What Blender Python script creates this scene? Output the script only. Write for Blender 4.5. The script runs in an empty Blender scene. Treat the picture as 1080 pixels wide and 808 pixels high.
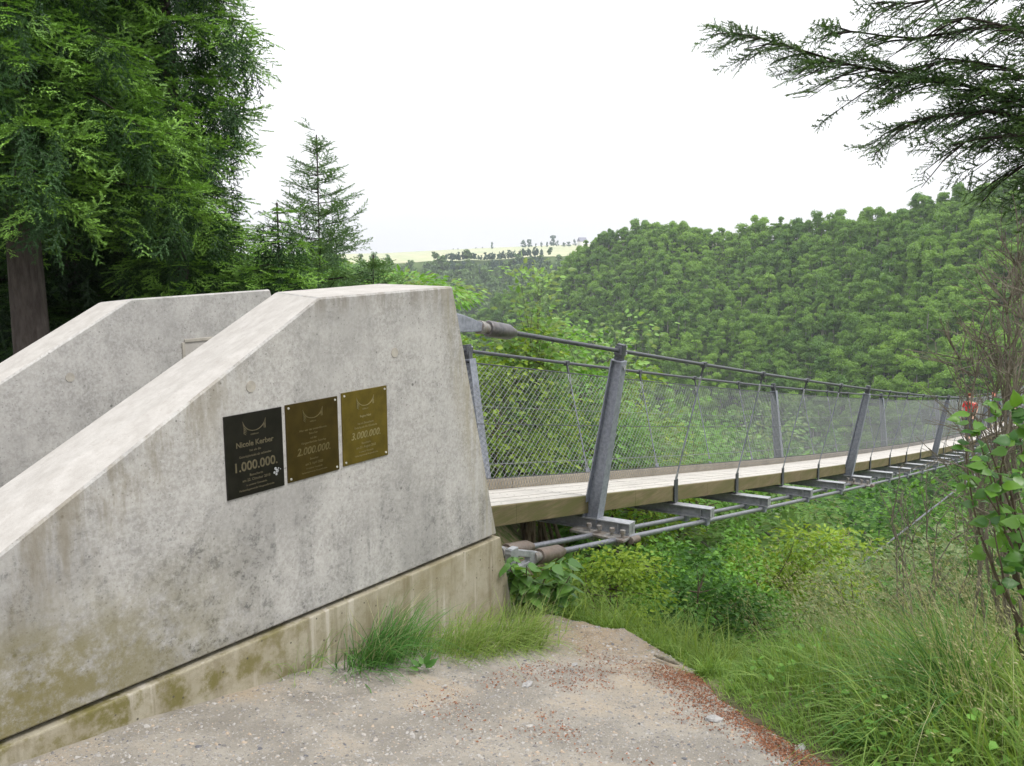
import bpy, bmesh, math, random
import numpy as np
from mathutils import Vector, Matrix

SC = bpy.context.scene
COL = SC.collection
rng = np.random.default_rng(7)
random.seed(7)
PI = math.pi

# ------------------------------------------------------------------ camera
# World: x runs along the bridge, y across it (towards the far railing), z up.
F, HOR, VPX, CX, CY = 900., 267., 1185., 540., 404.
PITCH = math.atan((CY - HOR) / F)
TH = math.atan((VPX - CX) * math.cos(PITCH) / F)
ZC = 1.7
_fw = np.array([math.cos(TH), math.sin(TH), 0.]); _rt = np.array([math.sin(TH), -math.cos(TH), 0.]); _up = np.array([0, 0, 1.])
_f3 = _fw * math.cos(PITCH) - _up * math.sin(PITCH); _u3 = _fw * math.sin(PITCH) + _up * math.cos(PITCH)
EYE = np.array([0, 0, ZC])
def ray(x, y):
    return _f3 * F + _rt * (x - CX) - _u3 * (y - CY)
def at_range(x, y, r):
    d = ray(x, y); return EYE + d * (r / math.hypot(d[0], d[1]))
def at_y(x, y, q):
    d = ray(x, y); return EYE + d * (q / d[1])
def at_z(x, y, z):
    d = ray(x, y); return EYE + d * ((z - ZC) / d[2])
def azim(x):
    d = ray(x, HOR); return math.atan2(d[1], d[0])
def to_px(P):
    v = np.asarray(P) - EYE; z = v @ _f3
    return CX + F * (v @ _rt) / z, CY - F * (v @ _u3) / z, z

cam_d = bpy.data.cameras.new('camera'); cam = bpy.data.objects.new('camera', cam_d); COL.objects.link(cam)
cam_d.sensor_width = 36; cam_d.lens = F / 1080 * 36; cam_d.clip_end = 20000; cam_d.clip_start = .05
cam.location = EYE; cam.rotation_euler = (PI / 2 - PITCH, 0, TH - PI / 2)
SC.camera = cam

# ------------------------------------------------------------------ tagging
def tag(o, label=None, cat=None, group=None, kind=None):
    if label: o['label'] = label
    if cat: o['category'] = cat
    if group: o['group'] = group
    if kind: o['kind'] = kind
    return o
def empty(name, loc=(0, 0, 0), label=None, cat=None, group=None):
    o = bpy.data.objects.new(name, None); COL.objects.link(o); o.location = [float(c) for c in loc]
    o.empty_display_size = .1
    return tag(o, label, cat, group)
def link(name, me, parent=None):
    o = bpy.data.objects.new(name, me); COL.objects.link(o)
    if parent is not None:
        o.parent = parent
    return o
def copy_tree(o, parent=None):
    c = o.copy(); COL.objects.link(c)
    if parent is not None: c.parent = parent
    for ch in o.children: copy_tree(ch, c)
    return c

# ------------------------------------------------------------------ mesh helpers
def npmesh(name, V, Fc, mats, attrs=None, smooth=False, midx=None):
    V = np.ascontiguousarray(V, dtype=np.float32).reshape(-1, 3); Fc = np.ascontiguousarray(Fc, dtype=np.int32)
    me = bpy.data.meshes.new(name); n, m = len(V), len(Fc); k = Fc.shape[1]
    me.vertices.add(n); me.vertices.foreach_set('co', V.ravel())
    me.loops.add(m * k); me.loops.foreach_set('vertex_index', Fc.ravel())
    me.polygons.add(m); me.polygons.foreach_set('loop_start', np.arange(0, m * k, k, dtype=np.int32))
    if midx is not None: me.polygons.foreach_set('material_index', np.ascontiguousarray(midx, dtype=np.int32))
    if smooth: me.polygons.foreach_set('use_smooth', np.ones(m, dtype=bool))
    else: me.polygons.foreach_set('use_smooth', np.zeros(m, dtype=bool))
    for a, val in (attrs or {}).items():
        at = me.attributes.new(a, 'FLOAT', 'POINT'); at.data.foreach_set('value', np.ascontiguousarray(val, dtype=np.float32).ravel())
    for mt in (mats if isinstance(mats, (list, tuple)) else [mats]): me.materials.append(mt)
    me.update(calc_edges=True)
    return me

def nrm(a):
    return a / np.maximum(np.linalg.norm(a, axis=-1, keepdims=True), 1e-9)
def frames(d, n):
    x = nrm(d); z = nrm(n - (n * x).sum(-1, keepdims=True) * x); y = np.cross(z, x)
    return x, y, z
def bake(tv, tf, P, X, Y, Z, s):
    s = np.asarray(s)
    if s.ndim == 1: s = np.repeat(s[:, None], 3, 1)
    N, K = len(P), len(tv)
    V = P[:, None, :] + (tv[None, :, 0:1] * s[:, None, 0:1]) * X[:, None, :] + (tv[None, :, 1:2] * s[:, None, 1:2]) * Y[:, None, :] + (tv[None, :, 2:3] * s[:, None, 2:3]) * Z[:, None, :]
    Fc = (tf[None] + (np.arange(N) * K)[:, None, None]).reshape(-1, tf.shape[1])
    return V.reshape(-1, 3), Fc

class MB:
    """collects simple shapes into ONE mesh"""
    def __init__(s): s.v = []; s.f = []; s.m = []
    def add(s, vs, fs, m=0):
        b = len(s.v); s.v += [tuple(map(float, p)) for p in vs]; s.f += [tuple(b + i for i in f) for f in fs]; s.m += [m] * len(fs)
    def hexa(s, p, m=0):
        s.add(p, [(3, 2, 1, 0), (4, 5, 6, 7), (0, 1, 5, 4), (1, 2, 6, 5), (2, 3, 7, 6), (3, 0, 4, 7)], m)
    def box(s, x0, x1, y0, y1, z0, z1, m=0):
        s.hexa([(x0, y0, z0), (x1, y0, z0), (x1, y1, z0), (x0, y1, z0), (x0, y0, z1), (x1, y0, z1), (x1, y1, z1), (x0, y1, z1)], m)
    def beam(s, a, b, w, h, up=(0, 0, 1), m=0):
        a = Vector(a); b = Vector(b); d = (b - a).normalized(); u = Vector(up); u = (u - d * u.dot(d)).normalized(); r = d.cross(u)
        q = []
        for c in (a, b):
            q += [c - r * w / 2 - u * h / 2, c + r * w / 2 - u * h / 2, c + r * w / 2 + u * h / 2, c - r * w / 2 + u * h / 2]
        s.hexa(q, m)
    def tube(s, pts, rad, n=8, cap=True, m=0):
        pts = [Vector(p) for p in pts]; k = len(pts)
        rad = [rad] * k if not hasattr(rad, '__len__') else rad
        d0 = (pts[1] - pts[0]).normalized()
        u = Vector((0, 0, 1)) if abs(d0.z) < .9 else Vector((1, 0, 0))
        u = (u - d0 * u.dot(d0)).normalized(); vs = []
        for i in range(k):
            d = (pts[min(i + 1, k - 1)] - pts[max(i - 1, 0)]).normalized()
            u = (u - d * u.dot(d)).normalized(); r = d.cross(u)
            for j in range(n):
                a = 2 * PI * j / n; vs.append(pts[i] + (u * math.cos(a) + r * math.sin(a)) * rad[i])
        fs = [(i * n + j, i * n + (j + 1) % n, (i + 1) * n + (j + 1) % n, (i + 1) * n + j) for i in range(k - 1) for j in range(n)]
        if cap: fs += [tuple(range(n - 1, -1, -1)), tuple((k - 1) * n + j for j in range(n))]
        s.add(vs, fs, m)
    def prism(s, poly, off, m=0):
        off = Vector(off); n = len(poly); a = [Vector(p) for p in poly]; b = [p + off for p in a]
        s.add(a + b, [tuple(range(n - 1, -1, -1)), tuple(range(n, 2 * n))] + [(i, (i + 1) % n, n + (i + 1) % n, n + i) for i in range(n)], m)
    def build(s, name, mats, parent=None, smooth=False, bevel=0, autosmooth=False):
        me = bpy.data.meshes.new(name); me.from_pydata(s.v, [], s.f)
        for mt in (mats if isinstance(mats, (list, tuple)) else [mats]): me.materials.append(mt)
        me.polygons.foreach_set('material_index', s.m)
        bm = bmesh.new(); bm.from_mesh(me)
        bmesh.ops.recalc_face_normals(bm, faces=bm.faces)
        if bevel:
            es = [e for e in bm.edges if len(e.link_faces) == 2 and e.calc_face_angle() > .25]
            bmesh.ops.bevel(bm, geom=es, offset=bevel, segments=2, affect='EDGES', profile=.6)
        bm.to_mesh(me); bm.free()
        if smooth:
            me.polygons.foreach_set('use_smooth', [True] * len(me.polygons))
            try: me.set_sharp_from_angle(angle=math.radians(40))
            except Exception: pass
        me.update()
        return link(name, me, parent)

# ------------------------------------------------------------------ materials
class NT:
    def __init__(s, name):
        s.m = bpy.data.materials.new(name); s.m.use_nodes = True; s.t = s.m.node_tree; s.t.nodes.clear()
        s.out = s.n('ShaderNodeOutputMaterial')
    def n(s, typ, **kw):
        x = s.t.nodes.new(typ)
        for k, v in kw.items(): setattr(x, k, v)
        return x
    def lk(s, a, b): s.t.links.new(a, b)
    def put(s, sock, v):
        if isinstance(v, bpy.types.NodeSocket): s.lk(v, sock)
        else:
            if isinstance(v, (tuple, list)) and len(v) == 3 and sock.type == 'RGBA': v = (*v, 1)
            sock.default_value = v
    def pos(s, scale=(1, 1, 1)):
        g = s.n('ShaderNodeNewGeometry'); mp = s.n('ShaderNodeMapping'); mp.inputs['Scale'].default_value = scale
        s.lk(g.outputs['Position'], mp.inputs['Vector']); return mp.outputs[0]
    def obj(s, scale=(1, 1, 1)):
        g = s.n('ShaderNodeTexCoord'); mp = s.n('ShaderNodeMapping'); mp.inputs['Scale'].default_value = scale
        s.lk(g.outputs['Object'], mp.inputs['Vector']); return mp.outputs[0]
    def xyz(s, v=None):
        x = s.n('ShaderNodeSeparateXYZ')
        s.lk(v if v is not None else s.n('ShaderNodeNewGeometry').outputs['Position'], x.inputs[0]); return x.outputs
    def noise(s, vec, scale, detail=5, rough=.6, dist=0):
        x = s.n('ShaderNodeTexNoise'); s.lk(vec, x.inputs['Vector'])
        x.inputs['Scale'].default_value = scale; x.inputs['Detail'].default_value = detail; x.inputs['Roughness'].default_value = rough; x.inputs['Distortion'].default_value = dist
        return x.outputs['Fac']
    def voro(s, vec, scale, feature='F1', out='Distance'):
        x = s.n('ShaderNodeTexVoronoi', feature=feature); s.lk(vec, x.inputs['Vector']); x.inputs['Scale'].default_value = scale
        return x.outputs[out]
    def ramp(s, v, a, b, lo=0., hi=1.):
        x = s.n('ShaderNodeMapRange', interpolation_type='SMOOTHSTEP'); s.put(x.inputs['Value'], v)
        for k, q in zip(('From Min', 'From Max', 'To Min', 'To Max'), (a, b, lo, hi)): s.put(x.inputs[k], q)
        return x.outputs['Result']
    def math(s, op, a, b=0.):
        x = s.n('ShaderNodeMath', operation=op); s.put(x.inputs[0], a); s.put(x.inputs[1], b); return x.outputs[0]
    def mix(s, f, a, b, mode='MIX'):
        x = s.n('ShaderNodeMix', data_type='RGBA', blend_type=mode); s.put(x.inputs[0], f); s.put(x.inputs[6], a); s.put(x.inputs[7], b)
        return x.outputs[2]
    def attr(s, name):
        x = s.n('ShaderNodeAttribute', attribute_name=name); return x.outputs['Fac']
    def bump(s, h, strength=.3, dist=.01):
        x = s.n('ShaderNodeBump'); s.lk(h, x.inputs['Height']); x.inputs['Strength'].default_value = strength; x.inputs['Distance'].default_value = dist
        return x.outputs[0]
    def bsdf(s, col, rough=.7, metal=0., spec=.4, normal=None, link=True):
        x = s.n('ShaderNodeBsdfPrincipled'); s.put(x.inputs['Base Color'], col); s.put(x.inputs['Roughness'], rough); s.put(x.inputs['Metallic'], metal)
        x.inputs['Specular IOR Level'].default_value = spec
        if normal is not None: s.lk(normal, x.inputs['Normal'])
        if link: s.lk(x.outputs[0], s.out.inputs[0])
        return x.outputs[0]

def foliage(name, c1, c2, trans=.35, tip=None, objvar=0., rough=.55, spec=.25, under=None, patchy=False):
    t = NT(name); f = t.attr('rnd')
    if objvar:
        oi = t.n('ShaderNodeObjectInfo'); ov = oi.outputs['Random']
        if patchy:      # stands of lighter and darker kinds of tree across the hillside
            ov = t.math('ADD', t.math('MULTIPLY', ov, .55), t.math('MULTIPLY', t.ramp(t.noise(oi.outputs['Location'], .022, 3, .55), .34, .66), .45))
        f = t.math('ADD', t.math('MULTIPLY', f, 1 - objvar), t.math('MULTIPLY', ov, objvar))
    col = t.mix(f, c1, c2)
    if tip: col = t.mix(t.attr('tip'), col, tip)
    if under:
        g = t.n('ShaderNodeNewGeometry'); col = t.mix(t.math('MULTIPLY', g.outputs['Backfacing'], .8), col, under)
    a = t.bsdf(col, rough, 0, spec, link=False)
    if trans:
        tr = t.n('ShaderNodeBsdfTranslucent'); tc = t.mix(1., col, (1.25, 1.2, .55), 'MULTIPLY'); t.lk(tc, tr.inputs[0])
        mx = t.n('ShaderNodeMixShader'); mx.inputs[0].default_value = trans; t.lk(a, mx.inputs[1]); t.lk(tr.outputs[0], mx.inputs[2]); a = mx.outputs[0]
    t.lk(a, t.out.inputs[0]); return t.m

def concrete(name, algae=True, plain=False):
    t = NT(name); p = t.pos(); X = t.xyz()
    big = t.noise(p, 1.5, 6, .62, .3); mid = t.noise(p, 6, 9, .74); fine = t.noise(p, 48, 7, .8)
    streak = t.noise(t.pos((6, 6, .5)), 1.3, 6, .62)
    col = t.mix(t.ramp(mid, .32, .68), (.30, .291, .276), (.435, .424, .402))
    col = t.mix(t.ramp(fine, .42, .62), col, t.mix(.5, col, (.50, .50, .49)))
    col = t.mix(t.math('MULTIPLY', t.ramp(big, .42, .68), .6), col, (.265, .26, .25))
    # dark weathering: a sharp speckle gathered into broad, vertically drawn patches
    sp = t.ramp(t.noise(p, 21, 9, .86), .50, .60)
    patch = t.math('MULTIPLY', t.ramp(streak, .38, .58), t.ramp(t.noise(p, 1.2, 5, .6), .34, .56))
    if algae:
        ctr = t.math('MULTIPLY', t.ramp(X['X'], 1.5, 2.3), t.ramp(X['X'], 3.6, 2.7)); ctr = t.math('MULTIPLY', ctr, t.ramp(X['Z'], .75, .25))
        patch = t.math('MAXIMUM', t.math('MULTIPLY', patch, .8), t.math('MULTIPLY', ctr, t.ramp(t.noise(p, 2.6, 5, .6), .40, .56)))
    lowz = t.ramp(X['Z'], 1.1, .2)
    amt = t.math('MULTIPLY', t.math('MULTIPLY', t.math('ADD', t.math('MULTIPLY', sp, .75), .25), patch), t.math('ADD', t.math('MULTIPLY', lowz, .55), .35 if algae else .2))
    col = t.mix(amt, col, (.085, .087, .087))
    # specks and blow holes of several sizes
    for sc_, rad, thr, k in ((55, .26, .66, .45), (25, .17, .76, .6), (9, .11, .86, .8)):
        v = t.voro(p, sc_); hole = t.math('MULTIPLY', t.ramp(v, rad, rad * .45), t.ramp(t.xyz(t.voro(p, sc_, out='Color'))[0], thr, thr + .03))
        col = t.mix(t.math('MULTIPLY', hole, k), col, (.085, .083, .078))
    if algae:
        # brown run-off under the sloping edge
        slope = t.math('SUBTRACT', t.math('ADD', t.math('MULTIPLY', X['X'], .67), -.58), X['Z'])
        under = t.math('MULTIPLY', t.ramp(slope, .34, .0), t.ramp(t.noise(t.pos((9, 9, 1.6)), 1.1, 8, .72), .40, .64))
        under = t.math('MULTIPLY', under, t.ramp(X['X'], 2.9, 2.2))
        col = t.mix(t.math('MULTIPLY', under, .6), col, (.16, .135, .085))
        tb = t.math('MULTIPLY', t.ramp(X['Z'], 1.33, 1.47), t.ramp(t.noise(t.pos((14, 14, 2)), 1.1, 7, .7), .42, .66)); col = t.mix(t.math('MULTIPLY', tb, .6), col, (.15, .13, .10))
        # yellow-green algae creeping up from the joint at the low end
        d = t.math('ADD', X['Z'], t.math('MULTIPLY', t.noise(p, 2.2, 4, .6), -.45))
        al = t.math('MULTIPLY', t.ramp(d, .24, -.30), t.ramp(X['X'], 2.9, 1.5))
        al = t.math('MULTIPLY', al, t.ramp(t.noise(p, 7, 9, .78), .30, .58))
        col = t.mix(t.math('MULTIPLY', al, .9), col, (.16, .14, .052))
        # greenish run at the bridge end of the face
        en = t.math('MULTIPLY', t.ramp(t.math('ADD', X['X'], t.math('MULTIPLY', X['Z'], .267)), 4.28, 4.56), t.ramp(t.noise(t.pos((9, 9, .8)), 1.4, 7, .68), .36, .60))
        col = t.mix(t.math('MULTIPLY', en, .6), col, (.235, .205, .115))
    h = t.math('ADD', t.math('MULTIPLY', fine, .5), t.math('MULTIPLY', mid, .5))
    t.bsdf(col, .85, 0, .25, t.bump(h, .55, .006)); return t.m

def concrete_top(name):
    t = NT(name); p = t.pos()
    br = t.noise(t.pos((3, 26, 3)), 2.5, 6, .7); n = t.noise(p, 9, 7, .7); f = t.noise(p, 90, 4, .7)
    col = t.mix(t.ramp(n, .3, .72), (.36, .342, .318), (.45, .432, .408))
    col = t.mix(t.math('MULTIPLY', t.ramp(t.noise(p, 30, 6, .8), .52, .72), .5), col, (.27, .245, .21))
    col = t.mix(t.math('MULTIPLY', t.ramp(br, .5, .75), .35), col, (.32, .30, .265))
    t.bsdf(col, .9, 0, .2, t.bump(t.math('ADD', t.math('MULTIPLY', br, .6), f), .5, .004)); return t.m

def footing_mat(name):
    t = NT(name); p = t.pos(); X = t.xyz()
    n = t.noise(p, 3, 7, .65); st = t.noise(t.pos((10, 10, .7)), 1.2, 6, .65)
    col = t.mix(t.ramp(n, .35, .68), (.34, .315, .245), (.24, .212, .135))
    col = t.mix(t.math('MULTIPLY', t.ramp(st, .48, .7), .6), col, (.15, .125, .07))
    col = t.mix(t.math('MULTIPLY', t.ramp(t.noise(p, 11, 9, .8), .48, .62), .5), col, (.20, .175, .11))
    col = t.mix(t.math('MULTIPLY', t.ramp(t.noise(p, 6, 8, .7), .45, .62), t.ramp(X['X'], 3.4, 2.2)), col, (.15, .135, .05))
    col = t.mix(t.math('MULTIPLY', t.ramp(t.noise(t.pos((14, 14, 1)), 1, 4, .5), .58, .68), .7), col, (.46, .43, .37))
    v = t.voro(p, 22); hole = t.math('MULTIPLY', t.ramp(v, .16, .08), t.ramp(t.xyz(t.voro(p, 22, out='Color'))[0], .7, .74))
    col = t.mix(hole, col, (.09, .08, .06))
    t.bsdf(col, .88, 0, .22, t.bump(t.noise(p, 45, 6, .7), .4, .005)); return t.m

def steel(name, c1=(.20, .215, .255), c2=(.31, .33, .385), rough=.5, metal=.35, scale=30, rust=0):
    t = NT(name); p = t.pos(); n = t.noise(p, scale, 6, .7); col = t.mix(t.ramp(n, .35, .65), c1, c2)
    if rust: col = t.mix(t.math('MULTIPLY', t.ramp(t.noise(p, 14, 6, .7), .42, .62), rust), col, (.16, .10, .06))
    t.bsdf(col, t.ramp(n, .3, .7, rough - .08, rough + .12), metal, .5, t.bump(n, .15, .002)); return t.m

def timber(name, c1, c2, moss=None):
    t = NT(name); g = t.noise(t.pos((1.2, 28, 28)), 3, 7, .65, .6); p = t.pos()
    col = t.mix(t.ramp(g, .3, .7), c1, c2)
    col = t.mix(t.math('MULTIPLY', t.ramp(t.noise(p, 3, 5, .6), .4, .7), .4), col, tuple(c * .62 for c in c1))
    if moss: col = t.mix(t.ramp(t.noise(t.pos((1, 6, 6)), 1.6, 6, .65), .35, .68), col, moss)
    t.bsdf(col, .85, 0, .2, t.bump(g, .4, .004)); return t.m

def simple(name, c, rough=.7, metal=0., var=.15, scale=20, bump=.15):
    t = NT(name); p = t.obj(); n = t.noise(p, scale, 5, .65)
    col = t.mix(t.ramp(n, .3, .7), tuple(x * (1 - var) for x in c), tuple(min(1, x * (1 + var)) for x in c))
    t.bsdf(col, rough, metal, .4, t.bump(n, bump, .003)); return t.m

def bark_mat(name, c1, c2, sc=9):
    t = NT(name); p = t.pos((1, 1, .22)); n = t.noise(p, sc * 2.4, 7, .7, .4); v = t.voro(p, sc * 2.2)
    col = t.mix(t.ramp(n, .3, .7), c1, c2)
    t.bsdf(col, .9, 0, .15, t.bump(t.math('ADD', n, v), .9, .03)); return t.m

M = {}
M['concrete'] = concrete('weathered_concrete')
M['concrete_inner'] = concrete('inner_concrete', algae=False)
M['top'] = concrete_top('brushed_concrete_top')
M['footing'] = footing_mat('stained_footing_concrete')
M['plug'] = simple('mortar_plug', (.34, .32, .28), .9)
M['dark'] = simple('dark_gap', (.03, .028, .025), .9)
M['steel'] = steel('galvanised_steel')
M['steel_light'] = steel('pale_galvanised_steel', (.27, .285, .30), (.40, .41, .43), .45, .4, 22)
M['steel_dark'] = steel('dark_steel_cable', (.055, .058, .066), (.105, .11, .125), .45, .4, 60)
M['steel_worn'] = steel('worn_grey_steel', (.19, .185, .175), (.33, .325, .31), .55, .3, 25, .5)
M['socket'] = steel('cable_socket_steel', (.09, .09, .095), (.17, .165, .17), .4, .5, 25, .15)
M['socket_rust'] = steel('browned_socket_steel', (.13, .105, .085), (.21, .175, .15), .5, .35, 25, .35)
M['lower_cable'] = steel('bare_cable_steel', (.16, .165, .18), (.25, .26, .29), .4, .5, 40)
M['wire'] = steel('net_wire', (.15, .16, .17), (.26, .27, .28), .5, .3, 40)
M['deck'] = timber('bleached_deck_timber', (.44, .42, .385), (.55, .53, .49))
M['beam'] = timber('green_brown_edge_timber', (.135, .108, .060), (.205, .168, .098), (.105, .105, .040))
M['curb'] = timber('grey_kerb_timber', (.27, .23, .17), (.38, .335, .26))
M['bark'] = bark_mat('spruce_bark', (.055, .045, .042), (.105, .09, .083))
M['bough'] = bark_mat('spruce_bough', (.022, .018, .014), (.045, .038, .030))
M['bark_pale'] = bark_mat('pale_bark', (.11, .10, .085), (.22, .205, .18), 5)
M['twig'] = bark_mat('brown_twig', (.085, .065, .045), (.155, .125, .09), 12)
M['drytwig'] = bark_mat('dry_grey_twig', (.15, .132, .098), (.29, .26, .20), 12)
M['spruce'] = foliage('spruce_needles', (0.019, 0.053, 0.017), (0.060, 0.134, 0.041), .12, (.235, .43, .080), rough=.5)
M['spruce_shaded'] = foliage('shaded_spruce_needles', (.012, .032, .012), (.028, .062, .022), .10, (.10, .20, .04), rough=.5)  # spruce needles with the shade behind the front trees painted in
M['spruce_pale'] = foliage('young_spruce_needles', (0.073, 0.139, 0.066), (0.137, 0.238, 0.108), .2, (.19, .32, .11), rough=.5)
M['larch'] = foliage('overhang_needles', (.036, .075, .028), (.070, .130, .046), .16, (.15, .25, .075), rough=.5)
M['hill'] = foliage('hill_foliage', (.068, .165, .045), (.300, .480, .095), .36, objvar=.7, patchy=True)
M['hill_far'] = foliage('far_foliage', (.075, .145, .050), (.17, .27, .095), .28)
M['hill_far_dark'] = foliage('hazed_far_foliage', (.060, .115, .085), (.10, .165, .12), .15)  # distance haze painted in: foliage colour lifted and turned bluish
M['leaf'] = foliage('fresh_leaf', (0.073, 0.179, 0.030), (0.235, 0.468, 0.094), .38)
M['leaf_yellow'] = foliage('yellow_green_leaf', (0.121, 0.218, 0.025), (0.324, 0.453, 0.065), .4)
M['leaf_pale'] = foliage('pale_leaf', (0.128, 0.255, 0.068), (0.287, 0.470, 0.148), .38, under=(.30, .38, .24))
M['leaf_deep'] = foliage('deep_leaf', (0.040, 0.117, 0.023), (0.122, 0.271, 0.057), .33)
M['leaf_grey'] = foliage('grey_green_leaf', (0.125, 0.192, 0.079), (0.231, 0.310, 0.139), .33)
M['leaf_big'] = foliage('broad_leaf', (.060, .155, .032), (.140, .270, .060), .33, rough=.4, spec=.35)
M['leaf_shiny'] = foliage('shiny_leaf', (.035, .120, .018), (.125, .265, .030), .35, rough=.35, spec=.5)
M['grass'] = foliage('meadow_grass', (.125, .240, .048), (.310, .450, .120), .38)
M['grass_dark'] = foliage('dark_grass', (0.053, 0.158, 0.033), (0.128, 0.278, 0.068), .3)
M['grass_bright'] = foliage('bright_grass', (.135, .235, .045), (.300, .400, .110), .4)
M['grass_dry'] = foliage('dry_grass', (.29, .295, .15), (.47, .45, .27), .25)
M['flower'] = simple('white_petal', (.78, .78, .74), .7)

# ------------------------------------------------------------------ terrain
def sstep(a, b, x):
    u = np.clip((x - a) / (b - a), 0, 1); return u * u * (3 - 2 * u)
def vnoise(x, y, seed=0):
    xi = np.floor(x).astype(np.int64); yi = np.floor(y).astype(np.int64); fx = x - xi; fy = y - yi
    def h(a, b):
        n = (a * 374761393 + b * 668265263 + seed * 974711) & 0xffffffff
        n = ((n ^ (n >> 13)) * 1274126177) & 0xffffffff
        return ((n ^ (n >> 16)) & 0xffff) / 65535.
    u = fx * fx * (3 - 2 * fx); v = fy * fy * (3 - 2 * fy)
    return (h(xi, yi) * (1 - u) + h(xi + 1, yi) * u) * (1 - v) + (h(xi, yi + 1) * (1 - u) + h(xi + 1, yi + 1) * u) * v
def fbm(x, y, seed=0, o=4):
    s = 0; a = .5
    for i in range(o): s = s + a * vnoise(x * 2 ** i, y * 2 ** i, seed + i); a *= .5
    return s - .47

def right_edge(t):                       # grass edge of the trodden path
    return np.interp(t, [-2, 1.5, 2.5, 3.0, 3.54, 3.8, 3.95, 4.46, 4.95, 5.4], [-6, -2.6, -.9, -.1, .72, 1.08, 1.34, 1.78, 1.98, 2.3])
def inside(t, q):
    w = .22 * fbm(t * 3.1 + 9, q * 3.1, 5)
    far = 5.20 - .9 * sstep(2.5, 1.7, q) * .35 - .5 * sstep(2.9, 3.5, q) + .16 * fbm(q * 2.3, t * 2., 19)
    return np.minimum(np.minimum(q - right_edge(t), far - t), 3.75 - q) + w
def brink(q):
    return np.where(q < 2, 5.1 + (2 - q) * .95, np.where(q > 4.2, 5.5 + (q - 4.2) * .9, 5.1 + (q - 2) * .18))
SPX = np.array([-200, 300, 380, 440, 485, 500, 530, 570, 600, 640, 700, 760, 800, 850, 900, 950, 985, 1030, 1080, 1300, 1700])
SPY = np.array([600, 460, 408, 372, 338, 328, 312, 288, 268, 248, 236, 238, 231, 229, 222, 206, 195, 186, 183, 182, 200])
SPR = np.array([700, 600, 560, 540, 525, 520, 505, 490, 478, 462, 430, 410, 400, 386, 372, 360, 352, 342, 332, 330, 330])
_az = np.array([azim(x) for x in SPX]); _zt = np.array([at_range(x, y, r)[2] for x, y, r in zip(SPX, SPY, SPR)])
_o = np.argsort(_az); SAZ, SZ, SR = _az[_o], _zt[_o] - 7.5, SPR[_o]
FX = np.array([-400, 300, 405, 450, 500, 560, 600, 660, 900])
FY = np.array([282, 280, 277, 275.5, 274, 272.5, 271.5, 270, 268])
_fa = np.array([azim(x) for x in FX]); _fz = np.array([at_range(x, y, 860)[2] for x, y in zip(FX, FY)])
_o2 = np.argsort(_fa); FAZ, FZ = _fa[_o2], _fz[_o2] - 8
def spur(az, r):
    R = np.interp(az, SAZ, SR); z = np.interp(az, SAZ, SZ)
    return np.where(r < R, z - .60 * (R - r) , z - .40 * (r - R))
FTX = np.array([-400, 300, 405, 500, 600, 700, 900]); FTY = np.array([270, 269, 267, 262, 258, 256, 254])
_ta = np.array([azim(x) for x in FTX]); _tz = np.array([at_range(x, y, 1800)[2] for x, y in zip(FTX, FTY)]); _o3 = np.argsort(_ta); TAZ, TZ = _ta[_o3], _tz[_o3]
def farhill(az, r):
    z = np.interp(az, FAZ, FZ); zt = np.interp(az, TAZ, TZ)
    return np.where(r < 860, z - .36 * (860 - r), z + 7 + (zt - z - 7) * np.clip((r - 860) / 940, 0, 1) - .02 * np.maximum(r - 1800, 0))
def terrain(x, y):
    x = np.asarray(x, float); y = np.asarray(y, float)
    r = np.hypot(x, y); az = np.arctan2(y, x)
    tb = np.clip(x, -4, 6.5)
    base = -.10 - .10 * tb - .0135 * tb * np.abs(tb) + .045 * np.clip(3.4 - y, 0, 4) - .02
    base = base + .16 * sstep(1.6, -.8, y - right_edge(np.clip(x, -2, 5.4)) ) * 0
    out = np.clip(-(y - right_edge(np.clip(x, -2, 5.4))), 0, 3)
    base = base + .10 * out * sstep(6, 1, y)
    base = np.where(y > 5.6, base + .25 * sstep(5.6, 8, y), base)
    s = x - brink(y)
    sl = np.log1p(np.exp(np.clip(s / .35, -30, 30))) * .35
    sl = np.where(s / .35 > 30, s, sl)
    near = base - .66 * sl
    near = near + .12 * np.exp(-((x - 5.0) / .30) ** 2) * sstep(2.0, 2.7, y) * sstep(3.7, 3.0, y)
    near = near + .035 * fbm(x * 1.7, y * 1.7, 2) + .5 * fbm(x * .12, y * .12, 8) * sstep(7, 25, r)
    bump = 9 * fbm(x / 45., y / 45., 3) * sstep(120, 220, r) + 10 * fbm(az * 24 + 50, r / 240., 6) * sstep(150, 260, r)
    far = np.maximum(np.maximum(spur(az, r) + bump, farhill(az, r) + bump * sstep(900, 840, r)), -88.)
    near = np.where(x < 0, np.maximum(near, -1.5), near)
    z = np.maximum(near, np.where(r > 60, far, -1e9))
    z = np.where((az < -.6) | (az > 1.75), np.where(r < 120, near, np.maximum(near, np.minimum(far, 0))), z)
    return z
def zg(x, y): return float(terrain(np.array([x]), np.array([y]))[0])

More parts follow.
